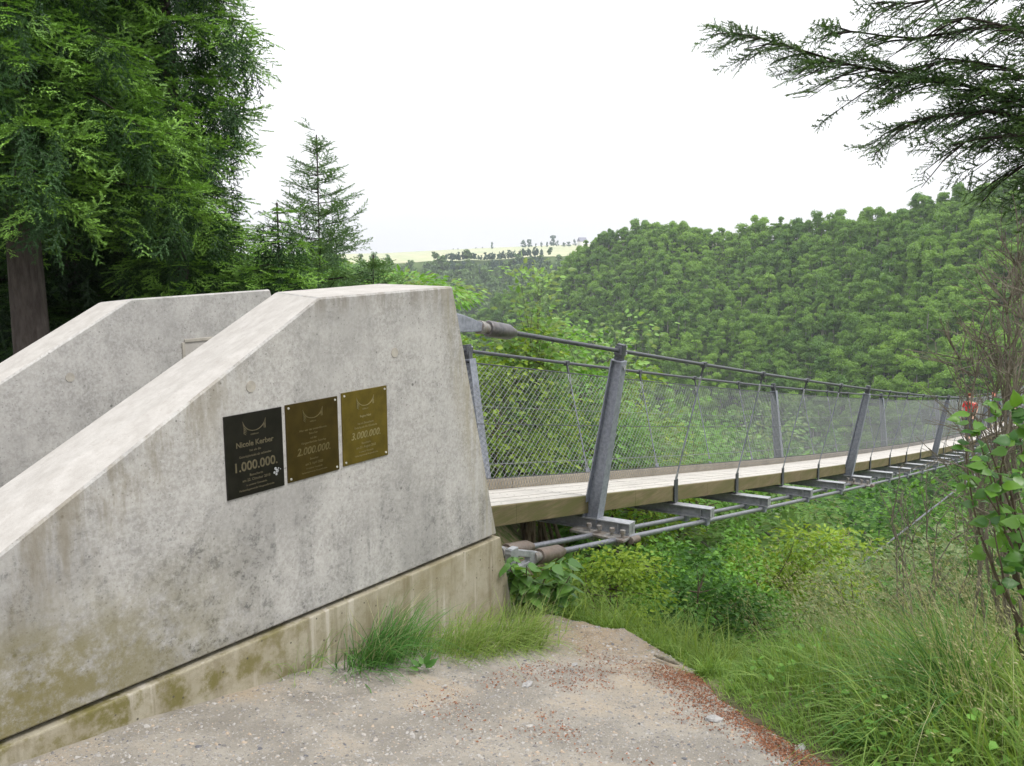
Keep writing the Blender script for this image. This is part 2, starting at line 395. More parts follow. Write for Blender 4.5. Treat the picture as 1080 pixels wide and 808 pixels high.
azs = np.concatenate([np.radians(np.arange(-180, -26, 6.)), np.radians(np.arange(-26, 96, .32)), np.radians(np.arange(96, 180, 6.))])
rs = .35 * 1.0125 ** np.arange(0, 745)
A, R_ = np.meshgrid(azs, rs); GX, GY = R_ * np.cos(A), R_ * np.sin(A)
GZ = terrain(GX, GY)
ins = inside(GX, GY); GZ = GZ - .035 * sstep(-.02, .10, ins) * (R_ < 8)
na, nr = len(azs), len(rs)
i0 = np.arange(nr - 1)[:, None] * na; j0 = np.arange(na)[None, :]; j1 = (j0 + 1) % na
GF = np.stack([i0 + j0, i0 + na + j0, i0 + na + j1, i0 + j1], -1).reshape(-1, 4)
GV = np.stack([GX, GY, GZ], -1).reshape(-1, 3)
GV = np.vstack([GV, [[0, 0, zg(0., 0.)]]]); cidx = len(GV) - 1
field = (sstep(862, 885, R_) * (farhill(A, R_) > spur(A, R_))).ravel()
def ground_mat():
    t = NT('ground_soil_and_forest_floor'); p = t.pos()
    n = t.noise(p, 2.2, 7, .65); f = t.noise(p, 30, 6, .7)
    soil = t.mix(t.ramp(n, .35, .65), (.105, .083, .055), (.19, .155, .105))
    soil = t.mix(t.ramp(t.noise(p, 5, 6, .7), .42, .62), soil, (.055, .085, .025))
    floor = t.mix(t.ramp(t.noise(p, .08, 6, .7), .35, .65), (.050, .088, .026), (.085, .135, .040))
    col = t.mix(t.attr('far'), soil, floor)
    fn = t.noise(t.pos((.004, .02, 1)), 1, 4, .6)
    fcol = t.mix(t.ramp(fn, .4, .6), (.44, .43, .285), (.36, .40, .24))
    col = t.mix(t.attr('field'), col, fcol)
    t.bsdf(col, .95, 0, .1, t.bump(f, .6, .02)); return t.m
far_a = sstep(10, 30, R_).ravel()
me = npmesh('ground', GV, GF, ground_mat(), {'far': np.append(far_a, 0), 'field': np.append(field, 0)}, smooth=True)
bm = bmesh.new(); bm.from_mesh(me); bm.verts.ensure_lookup_table()
for j in range(na): bm.faces.new((bm.verts[cidx], bm.verts[j], bm.verts[(j + 1) % na]))
bm.to_mesh(me); bm.free()
tag(link('ground', me), kind='structure')

# the trodden path: its own sheet lying on the ground
tx = np.arange(-1.2, 5.75, .025); qy = np.arange(-4.6, 3.62, .025)
PX, PY = np.meshgrid(tx, qy); d = inside(PX, PY)
def zpath(x, y):
    dd = inside(x, y)
    return terrain(x, y) + .004 + (.022 * fbm(x * 6, y * 6, 11, 5) + .05 * fbm(x * 1.6, y * 1.6, 14) * sstep(.1, .4, dd) + .09 * fbm(x * 4 + 7, y * 5, 17, 5) * sstep(4.4, 4.9, x)) * sstep(0, .12, dd) - .09 * sstep(.06, -.16, dd)
PZ = zpath(PX, PY)
keep = (d > -.22)
nx = len(tx); ny = len(qy)
ii = (np.arange(ny - 1)[:, None] * nx + np.arange(nx - 1)[None, :])
ok = keep[:-1, :-1] & keep[1:, :-1] & keep[:-1, 1:] & keep[1:, 1:]
PF = np.stack([ii, ii + 1, ii + nx + 1, ii + nx], -1)[ok]
used, inv = np.unique(PF, return_inverse=True)
def path_mat():
    t = NT('trodden_gravel_soil'); p = t.pos(); X = t.xyz()
    n = t.noise(p, 2.6, 7, .65); g = t.noise(p, 55, 6, .75); g2 = t.noise(p, 170, 4, .7)
    col = t.mix(t.ramp(n, .38, .62), (.255, .236, .204), (.36, .334, .290))
    tan = t.math('MULTIPLY', t.ramp(X['X'], 3.9, 4.7), t.ramp(t.noise(p, 4, 5, .6), .2, .6))
    col = t.mix(tan, col, (.31, .245, .17))
    col = t.mix(t.math('MULTIPLY', tan, t.ramp(t.noise(t.pos((2, 5, 7)), 3, 8, .75), .48, .62)), col, (.20, .155, .105))
    col = t.mix(t.ramp(t.noise(p, 1.3, 5, .6), .52, .70), col, (.39, .325, .245))
    col = t.mix(t.math('MULTIPLY', t.ramp(g, .5, .68), .55), col, (.19, .175, .155))
    col = t.mix(t.math('MULTIPLY', t.ramp(g2, .55, .72), .5), col, (.48, .455, .42))
    h = t.math('ADD', t.math('MULTIPLY', g, 1.), t.math('MULTIPLY', g2, .4))
    t.bsdf(col, .95, 0, .12, t.bump(h, .9, .012)); return t.m
me = npmesh('path', np.stack([PX, PY, PZ], -1).reshape(-1, 3)[used], inv.reshape(-1, 4), path_mat(), smooth=True)
tag(link('path', me), kind='structure')

# ------------------------------------------------------------------ abutment walls
def joint_z(t): return -.155 - .0185 * t
def abutment(name, label, y0, y1, zoff, crest_shift, tilt, cmat, plugs, footing=True, niche=False, end_off=0.0):
    root = empty(name, (2.5, y0, -.4), label, 'wall'); o = Vector((2.5, y0, -.4))
    m = MB()
    def sec(y, cs, dz):
        tc = 3.057 + cs; zc = 1.471 + zoff + dz
        te = 4.163 + end_off; zt = 1.495 + zoff + dz
        zj0, zj1 = joint_z(.15), joint_z(4.62)
        return [(.15, y, zj0), (4.62 + end_off, y, zj1), (te, y, zt), (tc, y, zc), (.15, y, max(zj0 + .02, zc - .672 * (tc - .15)))]
    a = [Vector(p) - o for p in sec(y0, 0, 0)]; b = [Vector(p) - o for p in sec(y1, crest_shift, tilt)]
    n = 5; base = a + b
    m.add(base, [(0, 1, 2, 3, 4), (9, 8, 7, 6, 5), (0, 5, 6, 1), (1, 6, 7, 2)], 0)
    m.add(base, [(2, 7, 8, 3), (3, 8, 9, 4)], 1); m.add(base, [(4, 9, 5, 0)], 0)
    me = bpy.data.meshes.new('wall_body'); me.from_pydata(m.v, [], m.f); me.materials.append(cmat); me.materials.append(M['top'])
    me.polygons.foreach_set('material_index', m.m)
    bm = bmesh.new(); bm.from_mesh(me); bmesh.ops.remove_doubles(bm, verts=bm.verts, dist=1e-5); bmesh.ops.recalc_face_normals(bm, faces=bm.faces)
    es = [e for e in bm.edges if len(e.link_faces) == 2 and e.calc_face_angle() > .25]
    bmesh.ops.bevel(bm, geom=es, offset=.011, segments=1, affect='EDGES')
    bm.to_mesh(me); bm.free()
    body = link('wall_body', me, root)
    # recessed dark joint and the footing under it
    m = MB(); g = .021
    for (ya, yb, ta, tb, dz0, dz1) in ((y0 + .045, y1 - .045, .2, 4.58 + end_off, .004, -g - .004),):
        za, zb = joint_z(ta), joint_z(tb)
        p = [(ta, ya, za + dz1), (tb, ya, zb + dz1), (tb, yb, zb + dz1), (ta, yb, za + dz1), (ta, ya, za + dz0), (tb, ya, zb + dz0), (tb, yb, zb + dz0), (ta, yb, za + dz0)]
        m.hexa([Vector(q) - o for q in p])
    m.build('joint_strip', M['dark'], root)
    m = MB(); ya, yb = y0 - .018, y1 + .018
    ta, tb = .1, 4.635 + end_off; tb2 = tb + .245
    za, zb = joint_z(ta) - g, joint_z(tb) - g
    p = [(ta, ya, -1.2), (tb2, ya, -1.25), (tb2, yb, -1.25), (ta, yb, -1.2), (ta, ya, za), (tb, ya, zb), (tb, yb, zb), (ta, yb, za)]
    m.hexa([Vector(q) - o for q in p]); m.build('footing', M['footing'], root, bevel=.008)
    for (t, z) in plugs:
        m = MB(); m.tube([Vector((t, y0 - .004, z)) - o, Vector((t, y0 + .02, z)) - o], [.028, .03], 16); m.build('tie_hole_plug', M['plug'], root)
    if niche:
        m = MB(); t0, t1, z0, z1 = 3.42, 3.86, .80, 1.10
        for (a0, a1, b0, b1) in ((t0, t1, z1, z1 + .022), (t0, t1, z0 - .022, z0), (t0 - .022, t0, z0, z1), (t1, t1 + .022, z0, z1)):
            m.box(a0 - o.x, a1 - o.x, -.012, .02, b0 - o.z, b1 - o.z)
        m.build('recess_frame', M['plug'], root, bevel=.003)
        m = MB(); m.box(t0 - o.x, t1 - o.x, -.004, .02, z0 - o.z, z1 - o.z); m.build('recess_panel', M['top'], root)
    return root
abutment('concrete_abutment', 'weathered grey concrete abutment wall carrying the three plaques, algae at its low end', 3.4, 4.03, 0, .24, .004, M['concrete'],
         [(2.605, 1.06), (3.62, 1.13)])
abutment('concrete_abutment', 'plain pale concrete abutment wall behind the plaque wall, with a framed recess', 5.15, 5.55, -.06, .01, -.036, M['concrete_inner'],
         [(2.63, .955)], niche=True)
m = MB(); m.box(.3, 4.62, 4.05, 5.13, -.75, -.32); m.build('walkway_slab', M['top'])['kind'] = 'structure'

# ------------------------------------------------------------------ plaques
def text_mesh(s, size, ext=.0008, shear=0., bold=0.):
    c = bpy.data.curves.new('lettering', 'FONT'); c.body = s; c.size = size; c.align_x = 'CENTER'; c.align_y = 'CENTER'; c.extrude = ext; c.shear = shear; c.offset = bold
    c.resolution_u = 3
    o = bpy.data.objects.new('lettering', c); COL.objects.link(o)
    dg = bpy.context.evaluated_depsgraph_get(); me = bpy.data.meshes.new_from_object(o.evaluated_get(dg))
    bpy.data.objects.remove(o); bpy.data.curves.remove(c)
    return me
def plaque(label, x0, x1, z0, z1, mat, lines, screws, lmat, smat, logo=1.0):
    xc, zc = (x0 + x1) / 2, (z0 + z1) / 2; y = 3.4
    root = empty('plaque', (xc, y, zc), label, 'plaque', 'engraved metal plaques on the wall')
    w, h = x1 - x0, z1 - z0
    m = MB(); m.box(-w / 2, w / 2, -.008, .002, -h / 2, h / 2); m.build('plate', mat, root, bevel=.0015)
    vs, fs = [], []
    for (txt, yy, size, shear, bold) in lines:
        me = text_mesh(txt, size, shear=shear, bold=bold); b = len(vs)
        vs += [(v.co.x, -.0085 - v.co.z, yy + v.co.y) for v in me.vertices]; fs += [tuple(b + i for i in p.vertices) for p in me.polygons]
        bpy.data.meshes.remove(me)
    me = bpy.data.meshes.new('lettering'); me.from_pydata(vs, [], fs); me.materials.append(lmat); link('lettering', me, root)
    # emblem: a hanging arc with feathered ends
    m = MB(); zt = h / 2 - .035
    def band(pts_a, pts_b):
        k = len(pts_a)
        for i in range(k - 1):
            m.prism([(pts_a[i][0], -.0098, pts_a[i][1]), (pts_a[i + 1][0], -.0098, pts_a[i + 1][1]), (pts_b[i + 1][0], -.0098, pts_b[i + 1][1]), (pts_b[i][0], -.0098, pts_b[i][1])], (0, .0015, 0))
    us = np.linspace(-1, 1, 17); s = .068
    band([(u * s, zt - .054 + .052 * (1 - math.sqrt(1 - .93 * u * u)) / .735) for u in us], [(u * s, zt - .0565 - .004 * abs(u) + .052 * (1 - math.sqrt(1 - .93 * u * u)) / .735) for u in us])
    for sg in (-1, 1):
        for k in range(4):
            a0 = (sg * s * (1 - .02 * k), zt - .004 - .011 * k); a1 = (sg * s * (.62 + .03 * k), zt - .052 - .007 * k)
            if sg > 0: a1 = (sg * s * (.74 + .02 * k), zt - .040 - .004 * k)
            band([a0, ((a0[0] + a1[0]) / 2 + sg * .005, (a0[1] + a1[1]) / 2 - .004), a1], [(a0[0] + sg * .0003, a0[1] - .001), ((a0[0] + a1[0]) / 2 + sg * .009, (a0[1] + a1[1]) / 2 - .008), a1])
    m.build('emblem', lmat, root)
    if screws:
        for sx in (-1, 1):
            for sz in (-1, 1):
                m = MB(); m.tube([(sx * (w / 2 - .018), -.0115, sz * (h / 2 - .018)), (sx * (w / 2 - .018), -.0075, sz * (h / 2 - .018))], [.0055, .0065], 12); m.build('screw', smat, root)
    return root
M['plate_black'] = simple('black_engraved_plate', (.013, .012, .010), .32, .3, .3, 12)
M['plate_bronze'] = simple('dark_bronze_plate', (.060, .042, .010), .36, .5, .2, 10)
M['plate_brass'] = simple('olive_brass_plate', (.135, .100, .018), .38, .5, .2, 10)
M['letter_dark'] = simple('engraved_bronze_letters', (.15, .128, .085), .4, .5)
M['letter_bronze'] = simple('engraved_dull_gold_letters', (.19, .158, .078), .35, .6)
M['letter_brass'] = simple('engraved_pale_gold_letters', (.33, .285, .15), .35, .6)
M['screw'] = simple('bright_screw_head', (.75, .74, .72), .3, .6)
p1 = plaque('black metal plaque engraved with 1.000.000, darkest of the three on the wall', 2.438, 2.780, .528, .935, M['plate_black'],
    [('GEIERLAY', .095, .011, 0, 0), ('Nicole Kerber', .052, .038, 0, .0006), ('hat als die', .018, .017, 0, 0), ('Geierlaybrücke als zahlender', -.008, .0165, 0, 0),
     ('1.000.000.', -.058, .064, 0, .0012), ('Besucherin', -.104, .018, 0, 0), ('am 22. Oktober 2018', -.127, .019, 0, 0), ('in unserer Gemeinde', -.152, .0145, 0, 0), ('Verbandsgemeinde Hängeseilbrücke', -.174, .0145, 0, 0)], False, M['letter_dark'], M['screw'])
m = MB()
for (x, z, r) in ((.118, -.105, .007), (.128, -.118, .009), (.110, -.124, .006), (.136, -.106, .004), (.122, -.134, .006), (.148, -.112, .003)):
    m.tube([(x, -.0092, z), (x, -.0075, z)], [r, r * 1.2], 7)
m.build('paint_spatter', M['steel_light'], p1)
plaque('dark bronze plaque engraved with 2.000.000, between the black plaque and the olive one', 2.805, 3.158, .532, .938, M['plate_bronze'],
    [('GEIERLAY', .095, .010, 0, 0), ('Hier war der zweimillionste', .054, .0165, 0, 0), ('Besucher', .033, .016, 0, 0), ('auf der', .008, .016, 0, 0), ('Hängeseilbrücke Geierlay', -.014, .0165, 0, 0),
     ('2.000.000.', -.058, .056, .25, .0006), ('Besucher', -.103, .016, 0, 0), ('am 3. April 2022', -.128, .018, 0, 0), ('in unserer Gemeinde', -.152, .013, 0, 0), ('Verbandsgemeinde Hängeseilbrücke', -.172, .012, 0, 0)], True, M['letter_bronze'], M['screw'])
plaque('olive brass plaque engraved with 3.000.000, lightest of the three on the wall', 3.190, 3.540, .540, .948, M['plate_brass'],
    [('GEIERLAY', .095, .011, 0, 0), ('Regina Pabst', .056, .017, 0, .0004), ('hat als Besucherin', .016, .017, 0, 0), ('Geierlay als die Glückliche', -.006, .0165, 0, 0),
     ('3.000.000.', -.052, .056, .25, .0006), ('Besucherin', -.098, .016, 0, 0), ('am 21. August 2023', -.120, .019, 0, 0), ('in unserer Gemeinde', -.146, .013, 0, 0), ('Verbandsgemeinde Hängeseilbrücke', -.166, .0125, 0, 0)], True, M['letter_brass'], M['screw'])

# ------------------------------------------------------------------ the suspension footbridge
def zr(t): return .82 - .172 * (t - 6.87) + .0006 * (t - 6.87) ** 2          # near hand cable
def zrf(t): return zr(t) - .115                                             # far hand cable
def zd(t): return zr(t) - 1.405 - .0075 * max(0, t - 6)                     # deck at its near edge
QN, QF, D0, D1 = 3.66, 5.43, 4.0, 4.98
TILT = -.085
def zdq(t, q): return zd(t) + TILT * (q - D0)
STEP = 1.95; T0 = 6.87; NST = 50
ST = [T0 + STEP * k for k in range(NST)]; TEND = ST[-1]
TS = [4.3] + [T0 + STEP * (k * .5) for k in range(-2, 2 * NST - 1)]
bridge = empty('suspension_footbridge', (4.7, 4.5, zd(4.7)), 'long narrow suspension footbridge with timber deck, steel cables and wire netting', 'footbridge')
BO = Vector(bridge.location)
class BB(MB):
    def build(s, name, mats, parent=None, **k):
        s.v = [(a - BO.x, b - BO.y, c - BO.z) for a, b, c in s.v]
        return MB.build(s, name, mats, parent if parent is not None else bridge, **k)
def sweep(m, q0, q1, za, zb, ts, mi=0):
    for a, b in zip(ts[:-1], ts[1:]):
        m.hexa([(a, q0, za(a, q0)), (b, q0, za(b, q0)), (b, q1, za(b, q1)), (a, q1, za(a, q1)), (a, q0, zb(a, q0)), (b, q0, zb(b, q0)), (b, q1, zb(b, q1)), (a, q1, zb(a, q1))], mi)
# deck: lengthwise boards with screw heads over every beam
m = BB(); nb = 6; dts = [4.45] + ST
for k in range(nb):
    qa = D0 + .004 + (D1 - D0) * k / nb; qb = D0 + (D1 - D0) * (k + 1) / nb - .005
    for a, b in zip(dts[:-1], dts[1:]):
        sweep(m, qa, qb, lambda t, q: zdq(t, q) - .045, lambda t, q: zdq(t, q) + .002 * ((k * 7) % 3), [a + .003, b - .003])
for t in np.arange(4.9, 40, STEP / 3):
    for k in range(nb):
        qc = D0 + (D1 - D0) * (k + .5) / nb
        for dq in (-.04, .04):
            z = zdq(t, qc + dq) + .0075; r = .0085
            m.add([(t + dx * r, qc + dq + dy * r, z + (-.172) * dx * r) for dx, dy in ((1, 0), (.5, .87), (-.5, .87), (-1, 0), (-.5, -.87), (.5, -.87))], [(0, 1, 2, 3, 4, 5)], 1)
m.build('deck', [M['deck'], M['dark']])
for (q0, q1) in ((D0 - .035, D0 + .045), (D1 - .045, D1 + .035)):
    for i in range(24):
        a, b = dts[i], dts[i + 1]; m = BB()
        sweep(m, q0, q1, lambda t, q: zdq(t, q) - .175, lambda t, q: zdq(t, q) - .0035 - (.045 if q > 4.5 else 0.0), [a + .006, (a + b) / 2, b - .006])
        m.build('edge_beam', M['beam'], bevel=.006)
    m = BB(); sweep(m, q0, q1, lambda t, q: zdq(t, q) - .175, lambda t, q: zdq(t, q) - .0035, dts[24:]); m.build('edge_beam', M['beam'])
# far kerb
m = BB(); KQ0, KQ1 = 4.86, 4.95
for a, b in zip(dts[:-1], dts[1:]): sweep(m, KQ0, KQ1, lambda t, q: zdq(t, q) + .008, lambda t, q: zdq(t, q) + .105, [a + .004, (a + b) / 2, b - .004])
m.build('kerb_board', M['curb'])

# main and hand cables
def cable_pts(fz, q, t0, t1, step=.975): return [(t, q, fz(t)) for t in np.arange(t0, t1 + .01, step)]
m = BB(); m.tube(cable_pts(zr, QN, 5.17, TEND), .019, 10); m.build('hand_cable', M['steel_dark'], smooth=True)
m = BB(); m.tube(cable_pts(zrf, QF, 5.2, TEND), .019, 10); m.build('hand_cable', M['steel_dark'], smooth=True)
def zl(t): return -.94 - .178 * (t - 6.87) + .0004 * (t - 6.87) ** 2
LQ = (3.585, 3.83, 5.15, 5.40)
def zlq(t, q): return zl(t) - (.10 if q > 4.5 else 0)
for q in LQ:
    m = BB(); m.tube(cable_pts(lambda t: zlq(t, q), q, 5.6, TEND), .026, 10); m.build('support_cable', M['lower_cable'], smooth=True)
def socket(q, t0, fz, col, r=.058, L=.5, solid=False):
    """open fork, collar and swaged socket at a cable's end; t0 is where the socket meets the cable"""
    P = lambda t, dq=0, dz=0: Vector((t, q + dq, fz(t) + dz))
    m = BB(); m.tube([P(t0 + .03), P(t0), P(t0 - .07), P(t0 - L * .62), P(t0 - L * .64)], [.024, r * .62, r, r * 1.02, r * .92], 18)
    s = m.build('cable_socket', M[col], smooth=True)
    m = BB(); a = t0 - L * .64; m.tube([P(a + .01), P(a - .045), P(a - .05), P(a - .10)], [r * .62, r * .62, r * .8, r * .85], 16); m.build('collar', M['steel_worn'], smooth=True)
    m = BB(); b = a - .09; e = b - .33
    if solid:       # one rounded, thickening lug
        prof = [(b + .03, .028), (b - .03, .036), (b - .12, .052), (b - .22, .064), (e, .068)]
        poly = [P(t_, -.03, h_) for t_, h_ in prof] + [P(t_, -.03, -h_ * .9) for t_, h_ in reversed(prof)]
        m.prism(poly, (0, .06, 0))
    else:           # two arms spreading to the pin, with an open triangle between
        for sg in (-1, 1):
            m.beam(P(b + .03, 0, sg * .022), P(e, 0, sg * .085), .05, .052, up=(0, 0, 1))
        m.beam(P(b + .03), P(b - .07), .056, .10)
        m.beam(P(e + .05, 0, -.11), P(e + .05, 0, .11), .056, .10, up=(1, 0, 0))
    m.build('fork', M['steel_light'] if not solid else M['steel'], bevel=.008)
socket(QN, 5.18, zr, 'socket', solid=True); socket(QF, 5.2, zrf, 'socket', solid=True)
for q in LQ: socket(q, 5.78 if q != 3.83 else 5.68, lambda t, q=q: zlq(t, q), 'socket_rust', .062, .55)

# posts every fifth beam: H section, leaning outwards and tapering towards the head
def post(t, side):
    qb, qt = (3.925, QN + .012) if side < 0 else (5.23, QF - .012)
    f = zr if side < 0 else zrf
    zb = zdq(t, 4.5) - .178; zt = f(t) - .09
    out = Vector((0, qt - qb, zt - zb)).normalized(); acr = Vector((1, 0, 0)); dep = out.cross(acr)
    m = BB(); B = Vector((t, qb, zb)); T = Vector((t, qt, zt))
    for P, Q, w0, w1, d0, d1 in ((B, T, .125, .10, .15, .105),):
        for s in (-1, 1):       # flanges
            q = []
            for c, w, d in ((P, w0, d0), (Q, w1, d1)):
                e = c + dep * s * d / 2
                q += [e - acr * w / 2 - dep * .006, e + acr * w / 2 - dep * .006, e + acr * w / 2 + dep * .006, e - acr * w / 2 + dep * .006]
            m.hexa(q)
        q = []
        for c, w, d in ((P, w0, d0), (Q, w1, d1)):
            q += [c - acr * .004 - dep * (d / 2 - .006), c + acr * .004 - dep * (d / 2 - .006), c + acr * .004 + dep * (d / 2 - .006), c - acr * .004 + dep * (d / 2 - .006)]
        m.hexa(q)
        m.beam(T - out * .006, T + out * .006, .104, .118, up=dep)
    p = m.build('post', M['steel'], bevel=.002)
    # cable clamp at the head
    m = BB(); C = Vector((t, QN if side < 0 else QF, f(t)))
    m.beam(T + out * .0, T + out * .155, .062, .075, up=dep)
    m.beam(C - Vector((.05, 0, -.009)), C + Vector((.05, 0, -.009)), .07, .085)
    m.build('clamp_head', M['steel_dark'], p, bevel=.006)
    for dz in (.03, -.03):
        m = BB(); c = C + Vector((.05, side * .012, dz)); m.tube([c - Vector((.01, 0, 0)), c, c, c + Vector((.018, 0, 0)), c + Vector((.018, 0, 0)), c + Vector((.045, 0, 0))], [.012, .012, .021, .021, .012, .012], 6); m.build('bolt', M['steel_light'], p)
    m = BB(); c = T - out * .05 + dep * (.058 if dep.y * side > 0 else -.058); m.tube([c - Vector((0, .006, 0)), c + Vector((0, side * .014, 0))], .022, 12)
    m.build('bolt', M['steel_light'], p)
    # bolted foot: plates, four bolts and the two cable saddles
    m = BB(); s = side; Z = zdq(t, 4.5) - .18
    q0 = LQ[0] - .10 if s < 0 else LQ[3] + .10; q1 = 4.06 if s < 0 else 4.94
    qa, qb2 = min(q0, q1), max(q0, q1)
    zpl = Z - .085
    m.box(t - .20, t - .06, qa, qb2, zpl - .012, zpl + .012)
    for lq in (LQ[:2] if s < 0 else LQ[2:]):
        zc = zlq(t - .13, lq)
        m.hexa([(t - .175, lq - .025, zc - .045), (t - .085, lq - .025, zc - .045), (t - .085, lq + .025, zc - .045), (t - .175, lq + .025, zc - .045),
                (t - .19, lq - .05, zpl - .010), (t - .07, lq - .05, zpl - .010), (t - .07, lq + .05, zpl - .010), (t - .19, lq + .05, zpl - .010)])
    m.build('foot_clamp', M['steel_worn'], p, bevel=.004)
    for lq in (LQ[:2] if s < 0 else LQ[2:]):
        for dq in (-.055, .055):
            m = BB(); m.tube([(t - .13, lq + dq, zpl), (t - .13, lq + dq, zpl + .05), (t - .13, lq + dq, zpl + .05), (t - .13, lq + dq, zpl + .085)], [.014, .014, .026, .026], 6); m.build('bolt', M['steel_worn'], p)
    m = BB(); lq = LQ[0] if s < 0 else LQ[3]; c = Vector((t - .06, lq - s * -.02 + s * .09, zpl - .02))
    m.tube([c - Vector((.02, 0, 0)), c + Vector((.13, 0, -.02))], .034, 14); m.build('sleeve', M['socket_rust'], p, smooth=True)
    return p
# cross beams at every station
def cross_beam(t, main):
    Z = zdq(t, 4.5) - .180; h = .115; w = .12
    m = BB(); qa, qb = (3.50, 5.50)
    sl = lambda q: Z + (TILT * .5) * (q - 4.5)
    for z0, z1, w2 in ((0, -.01, w / 2), (-h + .01, -h, w / 2), (-.01, -h + .01, .005)):
        m.hexa([(t - w2, qa, sl(qa) + z1), (t + w2, qa, sl(qa) + z1), (t + w2, qb, sl(qb) + z1), (t - w2, qb, sl(qb) + z1),
                (t - w2, qa, sl(qa) + z0), (t + w2, qa, sl(qa) + z0), (t + w2, qb, sl(qb) + z0), (t - w2, qb, sl(qb) + z0)])
    for q in (qa + .004, qa + .12, qb - .004, qb - .12):
        m.box(t - w / 2 + .004, t + w / 2 - .004, q - .004, q + .004, sl(q) - h + .0105, sl(q) - .0105)
    cb = m.build('cross_beam', M['steel_light'], bevel=0)
    if not main and t < 52:
        for lq in LQ:
            m = BB(); zc = zlq(t, lq); m.box(t - .04, t + .04, lq - .045, lq + .045, zc - .036, sl(lq) - h + .003); m.build('cable_saddle', M['steel'], cb, bevel=.004)
    return cb
def hanger(t, side):
    f = zr if side < 0 else zrf; q = QN if side < 0 else QF; q0 = 3.955 if side < 0 else 5.12
    top = Vector((t, q, f(t)))
    zb = zdq(t, 4.0 if side < 0 else 5.0)
    bot = Vector((t, q0, zb + (.06 if side < 0 else .10)))
    d = (bot - top).normalized(); a = top + d * .15; b = bot - d * .1
    m = BB(); m.tube([a + d * .08, b], .0085, 8); h = m.build('hanger_rod', M['steel'], smooth=True)
    m = BB(); m.beam(top - Vector((.035, 0, 0)), top + Vector((.035, 0, 0)), .052, .058); m.beam(top, top + d * .14, .018, .03, up=(1, 0, 0))
    m.build('cable_clip', M['steel_dark'], h, bevel=.004)
    m = BB(); e = Vector((t, 3.945 if side < 0 else 5.035, zb - .19)); m.beam(b + d * .075, e, .014, .085, up=(1, 0, 0))
    m.build('hanger_bracket', M['steel_dark'] if side < 0 else M['steel'], h, bevel=.002)
    m = BB()
    if t > 52: return h
    for s in (-1, 1):
        m.tube([a + d * -.03, a + Vector((s * .026, 0, 0)), a + d * .055 + Vector((s * .022, 0, 0)), a + d * .10], .0065, 6)
    m.build('shackle', M['steel_light'], h, smooth=True); m = BB()
    for s in (-1, 1): m.tube([b - d * .02, b + d * .03 + Vector((s * .018, 0, 0)), b + d * .09 + Vector((s * .016, 0, 0)), b + d * .105], .007, 6)
    m.build('shackle', M['steel_light'], h, smooth=True)
for k, t in enumerate(ST[:49]):
    main = (k % 5 == 0)
    cross_beam(t, main)
    for side in (-1, 1):
        if main: post(t, side)
        else: hanger(t, side)
# first far hanger between the wall and the first post, and its mid wires
hanger(T0 - STEP * .42, 1)

# wire netting on the far side, with its edge rope and middle wire
def net_pt(t, u):
    q = 4.955 + (QF - .02 - 4.955) * u; z0 = zdq(t, 4.95) + .09; z1 = zrf(t) - .115
    return np.stack(np.broadcast_arrays(t, q, z0 + (z1 - z0) * u), -1)
vzr = np.vectorize(zr); 
def net_arr(t, u):
    q = 4.957 + (QF - .02 - 4.957) * u
    z_r = .82 - .172 * (t - 6.87) + .0006 * (t - 6.87) ** 2
    z0 = z_r - 1.405 - .0075 * np.maximum(0, t - 6) + TILT * .955 + .09; z1 = z_r - .115 - .12
    return np.stack(np.broadcast_arrays(t, q, z0 + (z1 - z0) * u), -1)
def strips(a, b, w):
    """3-sided wires from points a to b"""
    d = nrm(b - a); u = nrm(np.cross(d, np.array([0., 0, 1.]) + 0 * d)); v = np.cross(d, u); V = []
    for e in (a, b):
        for k in range(3):
            an = 2 * PI * k / 3; V.append(e + (u * math.cos(an) + v * math.sin(an)) * w)
    V = np.stack(V, 1); N = len(a)
    f = np.array([[0, 1, 4, 3], [1, 2, 5, 4], [2, 0, 3, 5]])
    return V.reshape(-1, 3), (f[None] + (np.arange(N) * 6)[:, None, None]).reshape(-1, 4)
ta = np.concatenate([np.arange(3.2, 55, .088), np.arange(55, 101, .14)]); VV, FF, nb_ = [], [], 0
for sg in (1, -1):
    for seg in range(2):
        u0, u1 = seg * .5, seg * .5 + .5; run = 1.9
        t0_, t1_ = ta + sg * run * (u0 - .5), ta + sg * run * (u1 - .5)
        okk = (np.minimum(t0_, t1_) > 4.75)
        a, b = net_arr(t0_[okk], u0), net_arr(t1_[okk], u1)
        v, f = strips(a, b, np.where(ta[okk] < 14, .0023, .0028)[:, None]); VV.append(v); FF.append(f + nb_); nb_ += len(v)
V = np.vstack(VV) - np.array(BO)
link('wire_netting', npmesh('wire_netting', V, np.vstack(FF), M['wire']), bridge)
